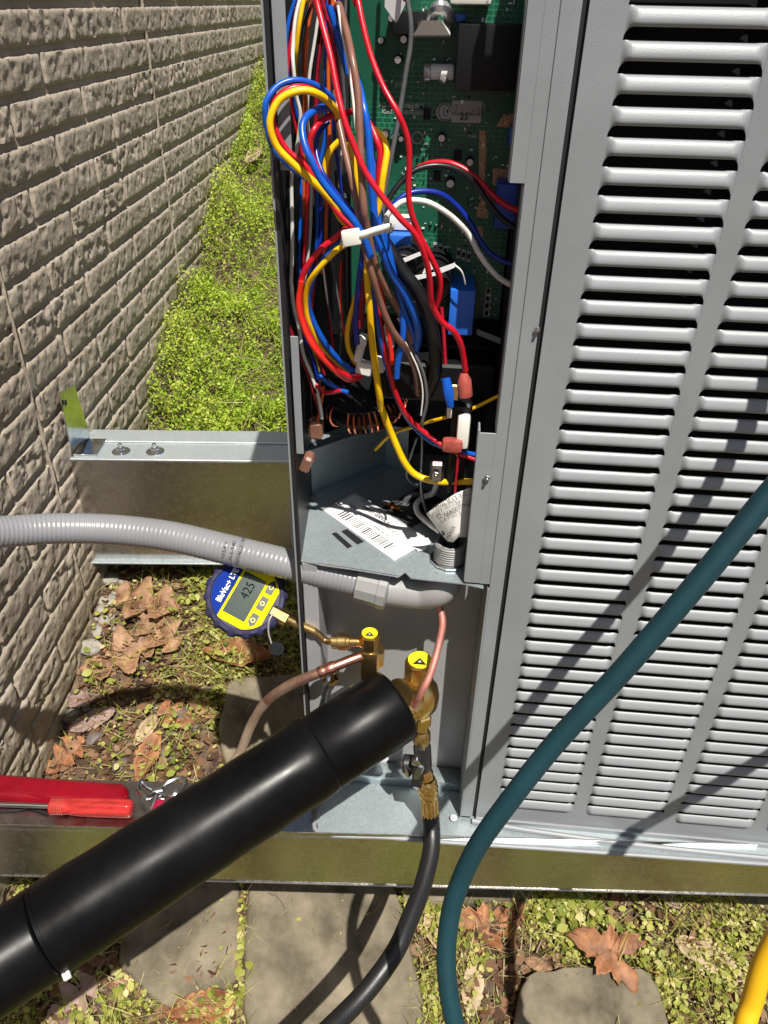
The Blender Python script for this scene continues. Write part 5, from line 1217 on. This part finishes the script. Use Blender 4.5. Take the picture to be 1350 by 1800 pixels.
# ------------------------------------------------------------------ weeds, clover, straw and litter: uncountable
def scatter_mesh(name, label, mname, centres, normals_tilt, sizes, tmpl, faces, tints, cat, smooth=True):
    """one mesh of many small faces; tmpl (k,3) local leaf, random yaw, tilt normals_tilt (n,2)"""
    n, k = len(centres), len(tmpl)
    yaw = rng.uniform(0, 2 * np.pi, n); a, b = normals_tilt[:, 0], normals_tilt[:, 1]
    T = np.asarray(tmpl)[None] * sizes[:, None, None]
    ca, sa = np.cos(a)[:, None], np.sin(a)[:, None]; x, y, z = T[..., 0], T[..., 1], T[..., 2]
    y, z = y * ca - z * sa, y * sa + z * ca
    cb, sb = np.cos(b)[:, None], np.sin(b)[:, None]; x, z = x * cb + z * sb, -x * sb + z * cb
    cy, sy = np.cos(yaw)[:, None], np.sin(yaw)[:, None]; x, y = x * cy - y * sy, x * sy + y * cy
    V = np.stack([x, y, z], -1) + centres[:, None]
    F = np.asarray(faces); nf, fs = F.shape
    idx = (F[None] + (np.arange(n) * k)[:, None, None]).reshape(-1)
    me = bpy.data.meshes.new(name); me.vertices.add(n * k); me.vertices.foreach_set('co', V.reshape(-1))
    me.loops.add(len(idx)); me.loops.foreach_set('vertex_index', idx)
    me.polygons.add(n * nf); me.polygons.foreach_set('loop_start', np.arange(n * nf) * fs); me.polygons.foreach_set('loop_total', np.full(n * nf, fs))
    if smooth: me.polygons.foreach_set('use_smooth', np.ones(n * nf, bool))
    at = me.attributes.new('tint', 'FLOAT', 'POINT'); at.data.foreach_set('value', np.repeat(tints, k).astype(np.float32))
    me.update(); me.validate()
    o = link_mesh(name, me, mname); return setp(o, label, cat, kind='stuff')
OVAL = [(-.5, 0, 0), (-.25, .28, .06), (.15, .34, .08), (.5, 0, .0), (.15, -.34, .08), (-.25, -.28, .06)]
OVALF = [(0, 5, 1), (1, 5, 4), (1, 4, 2), (2, 4, 3)]
BLADE = [(-.03, 0, 0), (.03, 0, 0), (.024, .08, .5), (-.024, .08, .5), (0, .25, 1.0)]
BLADEF = [(0, 1, 2), (0, 2, 3), (3, 2, 4)]
def wall_x(y): return W0.x + (y - W0.y) * WD.x / WD.y
def nz(x, y, s, o=0): return np.array([noise.noise((a * s, b * s, o)) for a, b in zip(x, y)])
def ground_z(x, y): return np.array([zg(a, b) for a, b in zip(x, y)])
def weeds_back():
    def spot(N):
        y = 1.50 + 3.6 * rng.random(N) ** 1.5; x = np.array([wall_x(b) for b in y]) + 0.012 + 0.95 * rng.random(N)
        g = nz(x, y, 4.0, 3) + 0.5 * nz(x, y, 9.5, 5); f = nz(x, y, 24, 8)
        dist = x - np.array([wall_x(b) for b in y])
        h = np.clip(0.06 + 0.14 * g + 0.06 * f + 0.16 * np.exp(-((dist - .07) / .08) ** 2) * np.clip(0.35 + g, 0, 1), 0.006, 0.24)
        return x, y, h, g
    N = 250000; x, y, h, g = spot(N)
    ok = rng.random(N) < np.clip(0.85 + 1.3 * nz(x, y, 13, 21) + 0.6 * g, 0.3, 1); x, y, h, g = x[ok], y[ok], h[ok], g[ok]; N = len(x)
    z = ground_z(x, y) + h * rng.random(N) ** 0.4
    c = np.stack([x, y, z], -1); tilt = rng.normal(0, 0.6, (N, 2)); tilt[:, 0] += 0.1
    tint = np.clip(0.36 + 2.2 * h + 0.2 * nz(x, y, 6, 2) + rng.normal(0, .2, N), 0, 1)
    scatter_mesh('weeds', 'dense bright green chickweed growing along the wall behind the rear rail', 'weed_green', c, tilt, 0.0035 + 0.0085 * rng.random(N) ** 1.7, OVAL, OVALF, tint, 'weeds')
    N = 16000; x, y, h, g = spot(N)
    c = np.stack([x, y, ground_z(x, y) + h * rng.random(N) * .8], -1); tilt = rng.normal(0, .75, (N, 2))
    scatter_mesh('grass', 'thin green grass blades among the far weeds', 'weed_green', c, tilt, rng.uniform(.025, .085, N), [(a[0] * .55, a[1], a[2]) for a in BLADE], BLADEF, np.clip(rng.normal(.72, .2, N), 0, 1), 'grass')
    N = 900; x, y, h, g = spot(N)
    c = np.stack([x, y, ground_z(x, y) + h * .9], -1); tilt = np.stack([rng.normal(1.2, .35, N), rng.normal(0, .3, N)], -1)
    scatter_mesh('straw', 'pale dry stalks lying in the far weeds', 'straw', c, tilt, rng.uniform(.05, .15, N), [(a[0] * .4, a[1] * .3, a[2]) for a in BLADE], BLADEF, rng.random(N), 'straw')
weeds_back()
def front_cover():
    # clover between the rails (right half) and in front of the rail
    N = 190000
    x = rng.uniform(-0.72, 0.95, N); y = rng.uniform(-0.1, 1.42, N)
    dens = np.zeros(N)
    n1 = nz(x, y, 7, 5); n2 = nz(x, y, 19, 6)
    wx = np.array([wall_x(b) for b in y])
    mid = (y > 0.80); dens[mid] = np.clip((x[mid] - wx[mid] - 0.16) / 0.20, 0, 1) * np.clip((y[mid] - 1.03) / .14, 0, 1) * (0.75 + .9 * n1[mid]) + 0.10
    dens[mid & (x > -0.05)] = 0.03
    fr = ~mid; dens[fr] = np.clip(0.55 + 1.1 * n1[fr] + .6 * n2[fr], 0.08, 1)
    dens[(x < wx + .02)] = 0
    def inside(quad, grow=0.0):
        P = [pg(u, v) for u, v in quad]; c = sum(P, Vector()) / len(P); P = [c.lerp(p, 1 + grow) for p in P]; ins = np.ones(N, bool)
        for i in range(len(P)):
            a, b = P[i], P[(i + 1) % len(P)]; cr = (b.x - a.x) * (y - a.y) - (b.y - a.y) * (x - a.x); ins &= cr < 0
        if not ins.any():
            ins = np.ones(N, bool)
            for i in range(len(P)):
                a, b = P[i], P[(i + 1) % len(P)]; cr = (b.x - a.x) * (y - a.y) - (b.y - a.y) * (x - a.x); ins &= cr > 0
        return ins
    for q in SLABS: dens[inside(q)] *= 0.03
    keep = rng.random(N) < dens; x, y = x[keep], y[keep]; n = len(x)
    z = ground_z(x, y) + 0.003 + 0.030 * rng.random(n) ** 1.3 * (1 + .5 * n1[keep])
    c = np.stack([x, y, z], -1); tilt = rng.normal(0, .45, (n, 2)); size = (0.0035 + 0.0125 * rng.random(n) ** 1.6) * np.clip(1 + 1.1 * nz(x, y, 10, 12), .5, 1.7)
    tint = np.clip(.48 + .3 * n2[keep] + rng.normal(0, .26, n), 0, 1)
    scatter_mesh('clover', 'low yellow-green clover and chickweed around the paving stones', 'clover_green', c, tilt, size, OVAL, OVALF, tint, 'weeds')
    # stems and straw
    M_ = 30000; k = rng.choice(n, M_); c2 = c[k] + rng.normal(0, .01, (M_, 3)) * [1, 1, 0]; c2[:, 2] -= .008
    tilt = np.stack([rng.normal(0, .9, M_), rng.normal(0, .9, M_)], -1)
    scatter_mesh('grass', 'thin grass blades among the clover', 'clover_green', c2, tilt, rng.uniform(.018, .065, M_), [(a[0] * .55, a[1] * 1.6, a[2]) for a in BLADE], BLADEF, np.clip(rng.normal(.66, .22, M_), 0, 1), 'grass')
    M_ = 6000; x3 = rng.uniform(-.7, .95, M_); y3 = rng.uniform(-.1, 1.45, M_); ok = x3 > np.array([wall_x(b) for b in y3]) + .03; x3, y3 = x3[ok], y3[ok]; M_ = len(x3)
    c3 = np.stack([x3, y3, ground_z(x3, y3) + .006 + .012 * rng.random(M_)], -1)
    tilt = np.stack([rng.normal(1.45, .12, M_), rng.normal(0, .1, M_)], -1)
    scatter_mesh('straw', 'dry straw bits scattered over the soil', 'straw', c3, tilt, rng.uniform(.015, .06, M_), [(a[0] * .7, a[1] * .3, a[2]) for a in BLADE], BLADEF, rng.random(M_), 'straw')
    # crumbled leaf litter
    M_ = 22000; x4 = rng.uniform(-.72, .95, M_); y4 = rng.uniform(-.1, 1.45, M_); wx4 = np.array([wall_x(b) for b in y4])
    ok = (x4 > wx4 + .015); x4, y4 = x4[ok], y4[ok]; M_ = len(x4)
    c4 = np.stack([x4, y4, ground_z(x4, y4) + .003 + .010 * rng.random(M_)], -1)
    LIT = [(-.5, -.1, 0), (-.2, .3, .10), (.3, .24, .02), (.5, -.12, .08), (.1, -.34, .0), (-.3, -.3, .06)]
    scatter_mesh('leaf_litter', 'crumbled brown leaf litter covering the soil', 'litter', c4, rng.normal(0, .35, (M_, 2)), rng.uniform(.006, .030, M_), LIT, OVALF, rng.random(M_), 'leaf litter', smooth=False)
    # gravel
    M_ = 2600; x5 = rng.uniform(-.72, .95, M_); y5 = rng.uniform(-.1, 1.45, M_); wx5 = np.array([wall_x(b) for b in y5]); ok = x5 > wx5 + .012
    near = np.exp(-(x5 - wx5) / .08); ok &= rng.random(M_) < .25 + near; x5, y5 = x5[ok], y5[ok]; M_ = len(x5)
    OCT = [(1, 0, 0), (0, 1, 0), (-1, 0, 0), (0, -1, 0), (0, 0, .7), (0, 0, -.7)]; OF = [(0, 1, 4), (1, 2, 4), (2, 3, 4), (3, 0, 4), (1, 0, 5), (2, 1, 5), (3, 2, 5), (0, 3, 5)]
    c5 = np.stack([x5, y5, ground_z(x5, y5) + .002], -1)
    scatter_mesh('gravel', 'fine pale gravel along the wall foot', 'litter', c5, rng.normal(0, .4, (M_, 2)), rng.uniform(.0018, .0055, M_), OCT, OF, np.clip(rng.normal(.75, .25, M_), 0, 1), 'gravel', smooth=False)
SLABS = [[(436, 1545), (690, 1545), (758, 1830), (428, 1830)], [(240, 1545), (424, 1545), (422, 1745), (300, 1790), (205, 1700)], [(912, 1735), (945, 1718), (1115, 1716), (1146, 1732), (1180, 1850), (895, 1850)], [(398, 1208), (545, 1196), (640, 1370), (440, 1420), (384, 1330)], [(700, 1520), (960, 1520), (930, 1592), (710, 1604)], [(1270, 1500), (1560, 1500), (1600, 1600), (1290, 1606)]]
front_cover()
# ------------------------------------------------------------------ twigs lying about
def build_twigs():
    spots = ((1010, 1575, 60, 1.4, 'thin dark twig under the front rail right of the teal hose'), (1290, 1580, 70, 1.9, 'thin dark twig under the front rail at the right edge'),
             (480, 1590, 70, -.6, 'thin twig lying on the large mossy paving stone'), (330, 1225, 120, .2, 'long thin twig in the conduit shadow between the rails'),
             (965, 1640, 90, .9, 'pale twig in the clover left of the big rust leaf'), (150, 1745, 80, .5, 'thin twig in the weeds beneath the black pipe'), (1180, 1750, 90, -.4, 'bent twig beside the bottom paving stone'))
    for k, (u, v, L, a, lab) in enumerate(spots):
        p = pg(u, v); l = px(L, p); pts = []
        for i in range(7):
            t = (i / 6 - .5) * l; x = p.x + t * math.cos(a) + .12 * l * noise.noise((i * .6, k, 0)); y = p.y + t * math.sin(a) + .12 * l * noise.noise((i * .6, k, 5))
            pts.append(Vector((x, y, zg(x, y) + (0.036 if k == 2 else .018) + .006 * noise.noise((i * .7, k, 9)))))
        mb = MB(); path = spline(pts, 4); mb.tube(path, [0.0016 * (1 - .6 * i / len(path)) for i in range(len(path))], 6)
        mb.tube([path[10], path[10] + Vector((l * .1, l * .12, .008)), path[10] + Vector((l * .13, l * .2, .01))], [.0009, .0007, .0004], 5)
        setp(mb.build('twig', 'leaf_mauve', smooth=60), lab, 'twig', 'twigs on the ground')
build_twigs()
